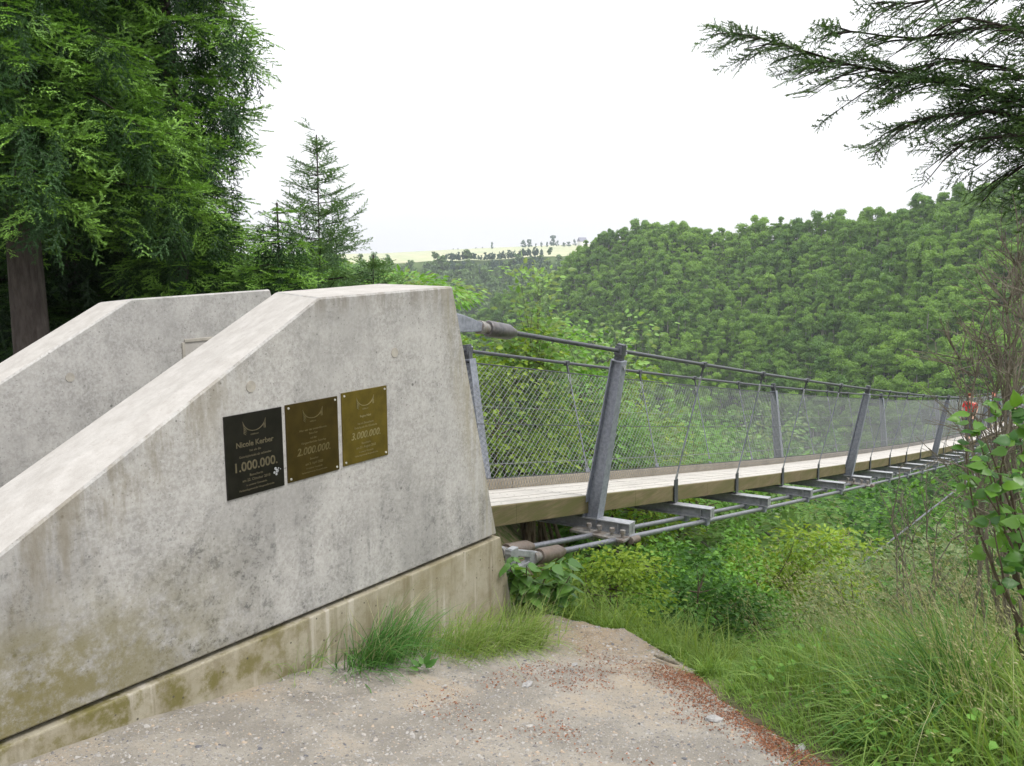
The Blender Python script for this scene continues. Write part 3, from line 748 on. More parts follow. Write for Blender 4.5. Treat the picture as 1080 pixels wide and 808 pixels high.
# netting folded over the kerb
VV, FF, nb_ = [], [], 0
tk = np.arange(4.9, 45, .05)
for sg in (1, -1):
    for (qa, za, qb, zb) in ((KQ0 - .006, .012, KQ0 - .006, .108), (KQ0 - .006, .111, KQ1, .111)):
        zk = lambda t, q, dz: .82 - .172 * (t - 6.87) + .0006 * (t - 6.87) ** 2 - 1.405 - .0075 * np.maximum(0, t - 6) + TILT * (q - D0) + dz
        a = np.stack([tk, 0 * tk + qa, zk(tk, qa, za)], -1); t2 = tk + sg * .05; b = np.stack([t2, 0 * tk + qb, zk(t2, qb, zb)], -1)
        v, f = strips(a, b, .0022); VV.append(v); FF.append(f + nb_); nb_ += len(v)
link('kerb_netting', npmesh('kerb_netting', np.vstack(VV) - np.array(BO), np.vstack(FF), M['wire']), bridge)
for u, r in ((1.0, .007), (.47, .0048), (.13, .003), (.62, .0025)):
    m = BB(); m.tube([tuple(net_arr(np.array(t), np.array(u))) for t in np.arange(4.75, TEND, .975)], r, 6); m.build('edge_rope' if u == 1 else 'net_wire', M['steel_dark' if u in (1., .47) else 'wire'])

# wind-bracing cable running down from the bridge to the slope
wa = Vector([float(c) for c in at_y(1031, 499, 3.45)]); wv = Vector([float(c) for c in at_range(905, 596, 23.)]) - wa; wb = wa + wv
for _ in range(400):
    if wb.z > zg(wb.x, wb.y) - .1: wb += wv * .02
root = empty('bracing_cable', wb, 'taut grey steel bracing cable slanting from the bridge down into the bushes', 'cable')
m = MB(); m.tube([wa - wb, (wa + (wb - wa) * .5 - Vector((0, 0, .03))) - wb, Vector((0, 0, 0))], .026, 8); m.build('cable', M['lower_cable'], root, smooth=True)
m = MB(); dd = (wb - wa).normalized(); m.tube([wa - wb, wa + dd * .5 - wb], [.05, .035], 10); m.build('cable_socket', M['steel_light'], root, smooth=True)

# ------------------------------------------------------------------ vegetation makers
LEAF_V = np.array([[0, 0, 0], [.30, .27, .05], [.72, .19, .02], [1, 0, -.12], [.72, -.19, .02], [.30, -.27, .05], [.5, 0, -.02]], float)
LEAF_F = np.array([[0, 6, 1], [1, 6, 2], [2, 6, 3], [0, 5, 6], [5, 4, 6], [4, 3, 6]])
LEAF4_V = np.array([[0, 0, 0], [.42, .26, .04], [1, 0, -.1], [.42, -.26, .04]], float); LEAF4_F = np.array([[0, 3, 2], [0, 2, 1]])
def big_leaf_template():
    V, Fc, ns = [], [], 9
    for i in range(ns + 1):
        s = i / ns; w = .30 * math.sin(PI * s ** .64) ** 1.15 * (1 + .07 * (-1) ** i) if 0 < i < ns else 0
        z = -.16 * s * s
        V += [[s, -w, z + .10 * w - .03], [s, -w * .5, z + .07 * w], [s, 0, z - .015], [s, w * .5, z + .07 * w], [s, w, z + .10 * w - .03]]
    for i in range(ns):
        for j in range(4):
            a = i * 5 + j; Fc += [[a, a + 5, a + 6], [a, a + 6, a + 1]]
    return np.array(V), np.array(Fc)
LEAFB_V, LEAFB_F = big_leaf_template()
def unit(n): return nrm(rng.normal(size=(n, 3)))
def leaf_mesh(name, P, size, mat, parent, d=None, upb=.9, fine=True, rnd=None, width=1., droop=.25, nhint=None):
    n = len(P); P = np.asarray(P, float)
    if d is None: d = unit(n)
    d = d * np.array([1, 1, .55]) - np.array([0, 0, droop])
    nn = unit(n) * (1 - upb * .5) + np.array([0, 0, upb]) if nhint is None else nhint + unit(n) * .35
    X, Y, Z = frames(d, nn)
    s = size * rng.uniform(.6, 1.25, n); s3 = np.stack([s, s * width, s], -1)
    tv, tf = (LEAFB_V, LEAFB_F) if fine == 2 else (LEAF_V, LEAF_F) if fine else (LEAF4_V, LEAF4_F)
    V, Fc = bake(tv, tf, P, X, Y, Z, s3)
    r = rng.uniform(0, 1, n) if rnd is None else np.clip(rnd + rng.normal(0, .14, n), 0, 1)
    return link(name, npmesh(name, V, Fc, mat, {'rnd': np.repeat(r, len(tv))}, smooth=(fine == 2)), parent)
def curve_pts(a, b, k=6, bow=.1, jit=.03):
    a = np.asarray(a, float); b = np.asarray(b, float); u = np.linspace(0, 1, k)[:, None]; L = np.linalg.norm(b - a)
    side = rng.normal(size=3); p = a + (b - a) * u + side * bow * L * u * (1 - u) + rng.normal(size=(k, 3)) * jit * L * u * (1 - u)
    return p
def bush(name, label, cat, x, y, h, rx, nl, ls, mat, ry=None, ncl=70, group=None, width=1., fine=True, lo=.12, stemmat='twig', shape='round', clr=.22, gap=.0, leafdroop=.25, parts=('foliage', 'stem'), gz=None):
    """multi-stemmed shrub or small tree: stems forking to twig ends, each end carrying a loose spray of leaves"""
    ry = ry or rx; z0 = (zg(x, y) if gz is None else gz) - .05
    root = empty(name, (x, y, z0), label, cat, group)
    ends = []
    while len(ends) < ncl:
        u = unit(1)[0]; rr = rng.uniform(.35, 1) ** .5
        px, py, pz = u[0] * rx * rr, u[1] * ry * rr, (u[2] * rr * .5 + .5)
        if pz < lo: continue
        if shape == 'tall':
            pz = rng.uniform(lo, 1)
            w = .25 + .75 * np.sin(min(1, (1 - pz) * 1.25) * PI / 2); px *= w; py *= w
        else:
            w = .62 + .38 * np.sin(pz * PI); px *= w; py *= w
        ends.append((px, py, pz * h * (1 + .10 * rng.normal() * (pz > .6))))
    ends = np.array(ends); ends[:, 2] *= (h - .04) / ends[:, 2].max()
    m = MB(); ns = max(3, int(ncl / 12)); base = rng.normal(size=(ns, 2)) * min(.16, rx * .14)
    tops = []
    for i in range(ns):
        e = ends[rng.integers(len(ends))] * np.array([.55, .55, .8]); e[2] = max(e[2], h * .35)
        p = curve_pts((base[i, 0], base[i, 1], 0), e, 6, .12); r0 = .008 + .009 * h
        m.tube(p, np.linspace(r0, r0 * .3, 6), 6, cap=False); tops.append(p)
    allp = np.vstack(tops)
    for e in ends:
        dd = np.linalg.norm(allp - e, axis=1) + np.maximum(0, allp[:, 2] - e[2]) * 2; a = allp[np.argmin(dd)]
        m.tube(curve_pts(a, e, 4, .15), np.linspace(.005 + .0015 * h, .002, 4), 4, cap=False)
    m.build(parts[1], M[stemmat], root, smooth=True)
    per = nl // ncl; P = []; D = []; R = []
    for e in ends:
        k = rng.poisson(per); o = rng.normal(size=(k, 3)) * clr * np.array([1, 1, .6]); P.append(e + o)
        D.append(nrm(e * np.array([1, 1, .2]) / max(rx, .1) + o / clr * .8 + rng.normal(size=(k, 3)) * .4)); R.append(np.full(k, np.clip(.45 + .32 * rng.normal() + .12 * (e[2] / h - .5), 0, 1)))
    P = np.vstack(P); P[:, 2] = np.maximum(P[:, 2], .02)
    leaf_mesh(parts[0], P, ls, M[mat], root, np.vstack(D), upb=.55, fine=fine, rnd=np.concatenate(R), width=width, droop=leafdroop)
    return root

# --- conifers
def needle_template(n=26, nl=.13, w=.03, nside=5, nn=9, flat=.55):
    """a spray: a main shoot and alternating side shoots, all set with needles"""
    V, Fc, tip = [], [], []
    def shoot(o, d, L, k, t0, t1):
        d = d / np.linalg.norm(d); u = np.cross(d, [0, 0, 1.]); u = u / np.linalg.norm(u); v = np.cross(u, d)
        for i in range(k):
            s = (i + .4) / k; a = i * 2.4; rad = u * math.cos(a) + v * (math.sin(a) * flat + .2)
            c = o + d * L * s; e = rad * .75 + d * .8; e = e / np.linalg.norm(e)
            l = nl * (1 - .4 * max(0, s - .7) / .3); wv = np.cross(e, rad + np.array([.1, .3, .9])); wv = wv / np.linalg.norm(wv) * w / 2
            b = len(V); V.extend([c - wv - e * nl * .1, c + wv - e * nl * .1, c + e * l]); Fc.append([b, b + 1, b + 2]); t = t0 + (t1 - t0) * s; tip.extend([t, t, min(1, t + .08)])
    shoot(np.zeros(3), np.array([1., 0, .02]), 1., n, .2, 1.)
    for j in range(nside):
        s = .12 + .72 * j / max(1, nside - 1); sg = 1 if j % 2 else -1
        shoot(np.array([s, 0, 0]), np.array([.72, sg * .8, -.05]), .50 * (1.1 - s * .62), nn, .25 + .3 * s, 1.)
    return np.array(V), np.array(Fc), np.array(tip)
def conifer(name, label, x, y, h, crown0, rad, mat, whorl=.36, nbr=7, sec=.13, spr=.12, sl=.26, zmax=None, droop=.25, hang=.5, trunk_r=.2, seed=1, tipness=.6, bark='bark', sparse=1., az_keep=None, group=None, needles=15, nw=.060, nl=.125, rprof=None, upturn=.12, rad2=.36, s0=.30):
    """trunk with whorls of drooping boughs; every bough has side shoots hung with needle sprays"""
    g = np.random.default_rng(seed); z0 = zg(x, y) - .1
    root = empty(name, (x, y, z0), label, 'tree', group)
    m = MB(); k = 14; zs = np.linspace(0, h, k)
    m.tube([(.03 * math.sin(z * .7 + seed), .03 * math.cos(z * .9), z) for z in zs], [max(.012, trunk_r * (1 - .92 * (z / h) ** .9) * (1.25 - .25 * min(1, z / .5))) for z in zs], 14)
    tr = m.build('trunk', M[bark], root, smooth=True)
    tv, tf, tt = needle_template(needles, nl=nl, w=nw, nside=5, nn=9)
    P, D, N, S, T = [], [], [], [], []; bm_ = MB()
    z = crown0
    while z < h - .15 and (zmax is None or z < zmax):
        fz = (z - crown0) / (h - crown0)
        R = rad * ((1 - fz) ** .8 if rprof is None else rprof(fz))
        n = max(3, int(round(nbr * (1 if fz < .8 else .7))))
        ph = g.uniform(0, 2 * PI)
        for b in range(n):
            a = ph + 2 * PI * b / n + g.normal() * .22
            if az_keep and not az_keep(a, z): continue
            L = R * g.uniform(.72, 1.12); zz = z + g.normal() * whorl * .3
            dirh = np.array([math.cos(a), math.sin(a), 0]); perp = np.array([-math.sin(a), math.cos(a), 0])
            dr = droop * g.uniform(.6, 1.4)
            def bp(s): return dirh * L * s + np.array([0, 0, zz + L * (.10 * s - dr * s * s * 1.4 + upturn * s ** 4)])
            us = np.linspace(0, 1, 7); bm_.tube([bp(s) for s in us], np.linspace(.007 + .006 * L, .003, 7), 5, cap=False)
            nu = max(3, int(L / .11)); su = g.uniform(.25, 1, nu)
            for q in su:       # short shoots sitting on the bough itself
                P.append(bp(q)[None]); D.append(nrm(nrm(bp(min(1, q + .05)) - bp(q - .05)) + perp * g.normal() * .6 + np.array([0, 0, .25]))[None]); N.append(np.array([[0, 0, 1.]])); S.append(np.array([sl * .8])); T.append(np.array([.3 + .6 * q]))
            s = s0 + g.uniform(0, .12); i = 0
            while s < 1:
                c = bp(s); fwd = nrm(bp(min(1, s + .05)) - bp(s - .05))
                l2 = L * rad2 * (1.05 - s * .72) * g.uniform(.7, 1.2) + .12
                for sg in (-1, 1):
                    if g.uniform() > sparse: continue
                    d2 = nrm(perp * sg * .85 + fwd * .65 + np.array([0, 0, g.normal() * .12]))
                    hg = hang * g.uniform(.4, 1.3)
                    ns = max(1, int(l2 / spr))
                    us2 = (np.arange(ns) + g.uniform(.2, .8)) / ns
                    p2 = c + d2 * (l2 * us2)[:, None] - np.array([0, 0, 1]) * (hg * l2 * us2 ** 1.8)[:, None]
                    dd = nrm(d2 + np.array([0, 0, 1]) * (.40 * us2 - hg * 1.05 * us2)[:, None] + g.normal(size=(ns, 3)) * .38)
                    P.append(p2); D.append(dd); N.append(np.array([0, 0, 1.]) + g.normal(size=(ns, 3)) * .35); S.append(sl * g.uniform(.7, 1.2, ns)); T.append(np.clip(us2 * .5 + s * .5 + g.normal(size=ns) * .1, 0, 1) * (1. if zz < 99 else .5))
                    if g.uniform() < hang * .9:     # hanging curtain shoots under the bough
                        nh = g.integers(2, 5); hp = c + d2 * l2 * g.uniform(.0, .5) - np.array([0, 0, 1]) * (np.arange(nh) * sl * .62)[:, None] + g.normal(size=(nh, 3)) * .02
                        P.append(hp); D.append(nrm(np.array([0, 0, -1.]) + g.normal(size=(nh, 3)) * .25)); N.append(g.normal(size=(nh, 3))); S.append(sl * g.uniform(.8, 1.1, nh)); T.append(np.full(nh, .12))
                s += sec / L * g.uniform(.8, 1.25); i += 1
            P.append(bp(1.)[None]); D.append(nrm(bp(1.) - bp(.93))[None]); N.append(np.array([[0, 0, 1.]])); S.append(np.array([sl])); T.append(np.array([1.]))
        z += whorl * g.uniform(.8, 1.2) * (1 if fz < .75 else .75)
    P, D, N, S, T = np.vstack(P), np.vstack(D), np.vstack(N), np.concatenate(S), np.concatenate(T)
    X, Y, Z = frames(D, N); V, Fc = bake(tv, tf, P, X, Y, Z, S)
    # young growth: the outer ends of the outer sprays
    tip = (sstep(.25, .7, tt)[None, :] * sstep(.25, .6, T)[:, None] * tipness * g.uniform(.4, 1.3, len(T))[:, None]).ravel().clip(0, 1)
    r = np.repeat(g.uniform(0, 1, len(T)), len(tv))
    link('crown', npmesh('crown', V, Fc, M[mat], {'rnd': r, 'tip': tip}), root)
    bm_.build('boughs', M['bough'], root, smooth=True)
    return root

def ground_at(px, r):
    p = at_range(px, 300, r); return p[0], p[1]
# the dark spruces behind the walls
x, y = ground_at(31, 10.2)
conifer('spruce_tree', 'tall dark spruce with a thick bare lower trunk at the left edge', x, y, 13.5, 3.15, 1.75, 'spruce', zmax=7.6, seed=3, trunk_r=.20, droop=.30, hang=.7, whorl=.40, nbr=8, s0=.14, rad2=.42, tipness=1.0, sec=.13)
x, y = ground_at(190, 12.0)
conifer('spruce_tree', 'big spruce with bright green shoot tips and sweeping boughs reaching down behind the concrete walls', x, y, 14.5, .35, 1.0, 'spruce', zmax=8.0, seed=11, trunk_r=.13, droop=.26, hang=.75, whorl=.42, nbr=8, tipness=1.15, sec=.105, rad2=.42, spr=.105,
        rprof=lambda f: float(np.interp(f, [0, .08, .11, .15, .20, .26, .32, .42, 1.], [1.45, 1.5, 1.25, .85, .80, 1.05, 1.25, 1.2, 0])) * (.9 + .15 * math.sin(f * 70)))
x, y = ground_at(75, 15.0)  # backdrop spruces block sky light; shade is also put into their needle colour
s3 = conifer('spruce_tree', 'shadowy spruce standing behind the bare trunk, between the two big front spruces', x, y, 14., .3, 2.9, 'spruce_shaded', zmax=9., seed=21, trunk_r=.2, hang=.8, whorl=.42, nbr=8, tipness=.4, sec=.17, spr=.16, sl=.36)
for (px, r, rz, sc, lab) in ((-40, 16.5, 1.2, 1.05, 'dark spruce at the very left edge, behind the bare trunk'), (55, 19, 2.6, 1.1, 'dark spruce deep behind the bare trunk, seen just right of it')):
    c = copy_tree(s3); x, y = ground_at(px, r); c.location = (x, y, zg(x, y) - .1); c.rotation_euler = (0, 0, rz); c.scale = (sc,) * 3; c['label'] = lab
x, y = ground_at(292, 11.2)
conifer('young_spruce', 'low bright green young spruce just behind the top of the concrete wall', x, y, at_range(292, 205, 11.2)[2] - zg(x, y), .3, 1.4, 'spruce', seed=31, trunk_r=.05, whorl=.27, nbr=8, tipness=1.5, sec=.11, spr=.105, sl=.23, hang=.4, s0=.2, rprof=lambda f: (1 - f) ** .75 * (.9 + .2 * math.sin(f * 45)))
x, y = ground_at(338, 15.5)
conifer('young_spruce', 'slender sparse young spruce standing alone against the white sky', x, y, at_range(338, 136, 15.5)[2] - zg(x, y), .3, 1.85, 'spruce_pale', seed=41, trunk_r=.035, whorl=.30, nbr=7, droop=-.02, hang=.15, sec=.145, spr=.14, sl=.26, tipness=.7, sparse=.9, upturn=.10, rprof=lambda f: (1 - f) ** .9)
x, y = ground_at(392, 14.0)
conifer('young_spruce', 'small pale young spruce low beside the flat wall top, below the lone slender one', x, y, at_range(392, 262, 14.)[2] - zg(x, y), .3, 1.0, 'spruce_pale', seed=43, trunk_r=.04, whorl=.3, nbr=6, droop=.02, hang=.12, sec=.13, spr=.12, sl=.25, tipness=.8)

# conifer at the right whose boughs hang into the top of the picture
def overhang():
    g = np.random.default_rng(5)
    x, y = 6.2, -1.05; z0 = zg(x, y) - .1
    root = empty('overhanging_conifer', (x, y, z0), 'dark conifer just off the right edge, its boughs hanging across the upper right sky', 'tree'); O = np.array([x, y, z0])
    m = MB(); m.tube([(0, 0, 0), (.02, .02, 2.5), (.05, 0, 5.5), (0, .03, 9)], [.16, .13, .10, .03], 14); m.build('trunk', M['bark'], root, smooth=True)
    tv, tf, tt = needle_template(20, nl=.13, w=.042, nside=6, nn=11)
    boughs = [  # (picture points the bough passes, at their distances)
        ([(1130, 120, 6.2), (1010, 88, 6.0), (900, 70, 5.9), (830, 48, 5.8), (778, 35, 5.8)], .95, 1.),
        ([(1130, 30, 6.4), (1040, 28, 6.3), (960, 42, 6.2), (892, 32, 6.1), (868, 38, 6.1)], .6, .8),
        ([(1130, -20, 6.3), (1040, -10, 6.2), (960, 4, 6.1), (925, 2, 6.1)], .8, .8),
        ([(1130, 140, 6.0), (1050, 116, 5.8), (985, 122, 5.7), (948, 132, 5.7)], 1.1, 1.),
        ([(1130, 110, 6.1), (1060, 70, 6.0), (1000, 62, 5.9), (940, 78, 5.9)], .9, .9),
        ([(1140, 165, 5.7), (1080, 140, 5.6), (1035, 146, 5.6), (1000, 154, 5.6)], .9, 1.),
        ([(1140, 180, 5.9), (1100, 166, 5.8), (1078, 176, 5.8), (1062, 182, 5.8)], .7, .7),
        ([(1130, 60, 5.6), (1070, 30, 5.6), (1020, 18, 5.6), (990, 30, 5.6)], .7, .8),
    ]
    P, D, N, S, T = [], [], [], [], []; bm_ = MB()
    todo = [(np.array([at_range(*p) for p in pts]) - O, dens, wd) for pts, dens, wd in boughs]
    for i in range(30):        # the rest of its crown, on the sides away from the path
        a = -TH * 0 + TH - PI / 2 + g.uniform(-1.5, 1.15); L = g.uniform(1.4, 2.3); z = 3.3 + 5.0 * i / 30 + g.normal() * .1; dv = np.array([math.cos(a), math.sin(a), 0]); L *= 1.15 - .09 * z
        todo.append((np.array([dv * L * u + np.array([0, 0, z + .25 * u - .75 * L * .4 * u * u]) for u in (.25, .5, .75, 1.)]), .8, .9))
    for Q, dens, wd in todo:
        start = np.array([0, 0, min(Q[0][2] - .1 - .25 * g.uniform(), 8.6)]); Q = np.vstack([start, Q])
        seg = np.concatenate([[0], np.cumsum(np.linalg.norm(np.diff(Q, axis=0), axis=1))]); L = seg[-1]
        fn = lambda s: np.array([np.interp(s, seg, Q[:, i]) for i in range(3)])
        us = np.linspace(0, L, 16); bm_.tube([fn(s) for s in us], np.linspace(.022, .004, 16), 7, cap=False)
        s = seg[1] * .35
        while s < L:
            c = fn(s); fwd = nrm(fn(min(L, s + .1)) - fn(s - .1)); perp = nrm(np.cross(fwd, [0, 0, 1.])); fr = (s / L)
            l2 = (.62 * wd * (1.08 - fr) + .16) * g.uniform(.5, 1.25)
            for sg in (-1, 1):
                d2 = nrm(perp * sg * .55 + fwd * .95 + np.array([0, 0, g.normal() * .22 - .10])); hg = g.uniform(.25, 1.0) * .48
                bm_.tube([c, c + d2 * l2 * .5 - np.array([0, 0, hg * l2 * .25]), c + d2 * l2 - np.array([0, 0, hg * l2])], [.006, .004, .002], 4, cap=False)
                ns = max(2, int(l2 / .052)); us2 = (np.arange(ns) + .5) / ns
                p2 = c + d2 * (l2 * us2)[:, None] - np.array([0, 0, 1]) * (hg * l2 * us2 ** 1.8)[:, None]
                s3_ = np.where(np.arange(ns) % 2 == 0, 1, -1)[:, None]; pr = nrm(np.cross(d2, [0, 0, 1.]))
                dd = nrm(d2 * .9 + pr * s3_ * .75 - np.array([0, 0, 1]) * (hg * .9 * us2)[:, None] + g.normal(size=(ns, 3)) * .25)
                kp = g.uniform(size=ns) < dens * .74 + .08
                P.append(p2[kp]); D.append(dd[kp]); N.append((np.array([0, 0, 1.]) + g.normal(size=(ns, 3)) * .5)[kp]); S.append((.175 * g.uniform(.6, 1.25, ns))[kp]); T.append((us2 * .6 + fr * .4)[kp])
            s += .086 * g.uniform(.7, 1.4)
    P, D, N, S, T = np.vstack(P), np.vstack(D), np.vstack(N), np.concatenate(S), np.concatenate(T)
    X, Y, Z = frames(D, N); V, Fc = bake(tv, tf, P, X, Y, Z, S)
    tip = (sstep(.5, 1., tt)[None] * sstep(.3, .9, T)[:, None] * .7).ravel()
    link('crown', npmesh('crown', V, Fc, M['larch'], {'rnd': np.repeat(g.uniform(0, 1, len(T)), len(tv)), 'tip': tip}), root)
    bm_.build('boughs', M['bough'], root, smooth=True)
overhang()

# ------------------------------------------------------------------ shrubs and small trees round the bridge head
def place(px, ytop, r):
    p = at_range(px, ytop, r); return p[0], p[1], p[2] - zg(p[0], p[1])
def pbush(name, label, cat, px, ytop, r, rx, nl, ls, mat, **k):
    x, y, h = place(px, ytop, r)
    return bush(name, label, cat, x, y, max(h, .3), rx, nl, ls, mat, **k)
G_SH = 'shrubs and saplings round the bridge head'
pbush('sapling', 'tall thin sapling with pale leaves rising above the hand cable', 'sapling', 561, 283, 12.6, .85, 2600, .105, 'leaf_pale', ncl=64, shape='tall', lo=.35, clr=.15, group=G_SH)
pbush('sapling', 'leafy sapling behind the hand cable, just left of the first bridge post', 'sapling', 628, 338, 14.0, 1.25, 3200, .11, 'leaf_pale', ncl=60, lo=.4, clr=.22, group=G_SH)
pbush('shrub', 'yellow green shrub behind the netting right beside the wall end', 'shrub', 522, 348, 12.4, 1.4, 4600, .095, 'leaf_yellow', ncl=70, lo=.35, clr=.22, group=G_SH)
pbush('shrub', 'bright shrub behind the netting between the wall end and the first post', 'shrub', 588, 352, 13.2, 1.3, 4600, .10, 'leaf', ncl=70, lo=.35, clr=.22, group=G_SH)
pbush('shrub', 'fresh green shrub behind the netting at the first bridge post', 'shrub', 652, 390, 15.2, 1.5, 4600, .11, 'leaf_yellow', ncl=70, lo=.35, clr=.25, group=G_SH)
pbush('shrub', 'green shrub seen through the netting just right of the first post', 'shrub', 716, 418, 18, 1.9, 4600, .13, 'leaf', ncl=70, lo=.4, clr=.3, group=G_SH)
pbush('shrub', 'deep green shrub seen through the lower netting near the second far post', 'shrub', 796, 440, 24, 2.4, 4600, .16, 'leaf_pale', ncl=70, lo=.4, clr=.4, group=G_SH)
# below the bridge
pbush('shrub', 'tangled fine leaved shrub on the bank under the first cross beam', 'shrub', 640, 578, 6.8, .7, 3800, .045, 'leaf_yellow', ncl=41, lo=.42, clr=.095, group=G_SH)
pbush('shrub', 'dark leafy shrub under the deck right of the first post foot', 'shrub', 705, 566, 8.2, .8, 3200, .065, 'leaf', ncl=36, lo=.42, clr=.095, group=G_SH)
pbush('shrub', 'dim shrub in the shade of the deck beside the lower cable sockets', 'shrub', 600, 590, 7.6, .8, 3200, .07, 'leaf', ncl=36, lo=.42, clr=.095, group=G_SH)
pbush('shrub', 'leafy shrub just beyond the sandy bank crest', 'shrub', 745, 580, 7.2, .5, 2600, .058, 'leaf_deep', ncl=32, lo=.42, clr=.095, group=G_SH)
pbush('shrub', 'bright green shrub under the deck between first and second hanger', 'shrub', 775, 556, 10.2, .95, 3400, .07, 'leaf', ncl=38, lo=.42, clr=.095, group=G_SH)
pbush('ash_sapling', 'yellow green ash sapling clump right of the sandy bank', 'sapling', 836, 546, 9.2, .95, 3800, .07, 'leaf_yellow', ncl=43, lo=.42, clr=.095, width=.75, group=G_SH)
pbush('ash_sapling', 'smaller yellow tipped ash sapling behind the bracing cable foot', 'sapling', 886, 556, 9.8, .8, 3200, .068, 'leaf_yellow', ncl=35, lo=.42, clr=.095, width=.75, group=G_SH)
pbush('shrub', 'grey green small leaved shrub below the bracing cable', 'shrub', 945, 580, 10.5, 1.1, 4600, .055, 'leaf_grey', ncl=51, lo=.42, clr=.095, group=G_SH)
pbush('shrub', 'mid green shrub low behind the meadow grass at the far right', 'shrub', 1035, 566, 9.2, 1.2, 3800, .065, 'leaf_deep', ncl=43, lo=.42, clr=.095, group=G_SH)
pbush('shrub', 'olive shrub in the gap between the ash saplings and the sandy bank', 'shrub', 795, 582, 7.8, .6, 2800, .052, 'leaf', ncl=33, lo=.42, clr=.095, group=G_SH)
pbush('shrub', 'dull green shrub behind the meadow grass right of the ash saplings', 'shrub', 905, 596, 8., .75, 3400, .05, 'leaf_grey', ncl=40, lo=.42, clr=.095, group=G_SH)

# trees standing lower on the near slope
def slope_tree_mesh(seed, n=5200, ls=.17, shape=1.):
    g = np.random.default_rng(seed); P, D, R = [], [], []
    lob = [(g.normal(size=3) * np.array([.26, .26, .20]) + np.array([0, 0, .62]), g.uniform(.20, .34)) for _ in range(15)]
    for c, rad in lob:
        k = n // 15; u = nrm(g.normal(size=(k, 3))); rr = g.uniform(.55, 1.05, k)[:, None]; p = c + u * rr * rad * np.array([1, 1, .8])
        P.append(p); D.append(u); R.append(np.clip(.45 + .2 * g.normal() + .25 * u[:, 2] * 0 + g.normal(size=k) * .12, 0, 1))
    return np.vstack(P), np.vstack(D), np.concatenate(R)
def slope_tree(name, label, px, ytop, r, rad, mat, seed, ls=.2, n=5200, bark='bark_pale', group='trees on the near slope'):
    x, y, h = place(px, ytop, r)
    P, D, R = slope_tree_mesh(seed, n); top = P[:, 2].max() + .02
    root = empty(name, (x, y, zg(x, y) - .1), label, 'tree', group)
    Pw = P * np.array([rad / .5, rad / .5, h / top]); Pw[:, 2] = np.maximum(Pw[:, 2], h * .1)
    leaf_mesh('crown', Pw, ls, M[mat], root, D, rnd=R, fine=False, width=1.2)
    m = MB(); m.tube(curve_pts((0, 0, 0), (.1, .1, h * .8), 7, .04), np.linspace(.03 + .012 * h, .02, 7), 8, cap=False)
    for i in range(7):
        z = h * (.3 + .07 * i); a = i * 2.4; m.tube(curve_pts((0, 0, z), (math.cos(a) * rad * .6, math.sin(a) * rad * .6, z + h * .16), 4, .1), [.03 + .004 * h, .03, .02, .01], 5, cap=False)
    m.build('trunk', M[bark], root, smooth=True)
    return root
for i, (px, yt, r, rad, mat, lab) in enumerate((
    (765, 462, 29, 3.6, 'leaf', 'bright tree seen through the netting between first and second post'),
    (690, 440, 26, 4., 'leaf_pale', 'pale tree seen through the netting left of the far second post'),
    (850, 508, 17, 2.0, 'leaf_grey', 'pale willowy tree just under the second bridge post'),
    (905, 520, 34, 3.6, 'leaf_grey', 'yellowish willowy tree under the bridge, left of the bracing cable'),
    (872, 446, 48, 5.5, 'leaf_deep', 'dark rounded tree seen through the netting near the second post'),
    (935, 478, 34, 3.8, 'leaf_deep', 'dark green tree under the bridge between second and third post'),
    (985, 492, 38, 4.2, 'leaf', 'bushy tree behind the bracing cable'),
    (1030, 470, 40, 5., 'leaf_deep', 'deep green tree below the far end of the visible bridge'),
    (960, 536, 31, 3.2, 'leaf', 'small round tree crossed by the bracing cable'),
    (1075, 500, 24, 3.2, 'leaf_grey', 'grey green tree at the right edge below the bridge'),
    (600, 430, 20, 3., 'leaf', 'leafy tree behind the shrubs left of the first post'),
    (520, 420, 17, 2.6, 'leaf_deep', 'deep green tree glimpsed low behind the netting at the wall end'),
    (800, 545, 15, 1.6, 'leaf_pale', 'pale small tree under the deck behind the ash saplings'),
    (700, 560, 12.5, 1.4, 'leaf', 'small leafy tree low in the shade beneath the deck'),
    (1000, 455, 48, 5.5, 'leaf', 'light green tree just under the far visible deck'),
    (238, 258, 27, 3.0, 'leaf_deep', 'leafy tree dimly seen low behind the big bright tipped spruce'),
    (300, 264, 31, 3.4, 'leaf', 'leafy tree low behind the small young spruces, left of the slender one'),
    (352, 268, 36, 3.8, 'leaf_pale', 'pale leafy tree low behind the foot of the slender young spruce'),
    (392, 290, 44, 3.6, 'leaf', 'leafy tree just left of the far wood, above the flat wall top'),
    )):
    slope_tree('slope_tree', lab, px, yt, r, rad, mat, 100 + i, ls=.10 + .0055 * r, n=6000)

# --- large-leaved herb under the sockets
def big_leaf_plant(name, label, px, ybase, zb, h, rx, n, ls, mat, loc=None):
    p = at_z(px, ybase, zb) if loc is None else np.array(loc); z0 = zg(p[0], p[1]) - .02; root = empty(name, (p[0], p[1], z0), label, 'plant')
    m = MB(); P, D = [], []
    for i in range(9):
        a = rng.uniform(0, 2 * PI); e = (math.cos(a) * rx * rng.uniform(.3, .9), math.sin(a) * rx * rng.uniform(.3, .9), h * rng.uniform(.6, 1)); q = curve_pts((rng.normal() * .05, rng.normal() * .05, 0), e, 8, .12)
        m.tube(q, np.linspace(.008, .003, 8), 5, cap=False)
        for c in q[2:]:
            for _ in range(max(1, n // 60)): P.append(c + rng.normal(size=3) * .03); D.append(nrm(np.array([rng.normal(), rng.normal(), .1 * rng.normal()])))
    m.build('stem', M['twig'], root, smooth=True)
    leaf_mesh('leaves', np.array(P), ls, M[mat], root, np.array(D), width=1.25, droop=.35, upb=1.2, fine=2)
    return root
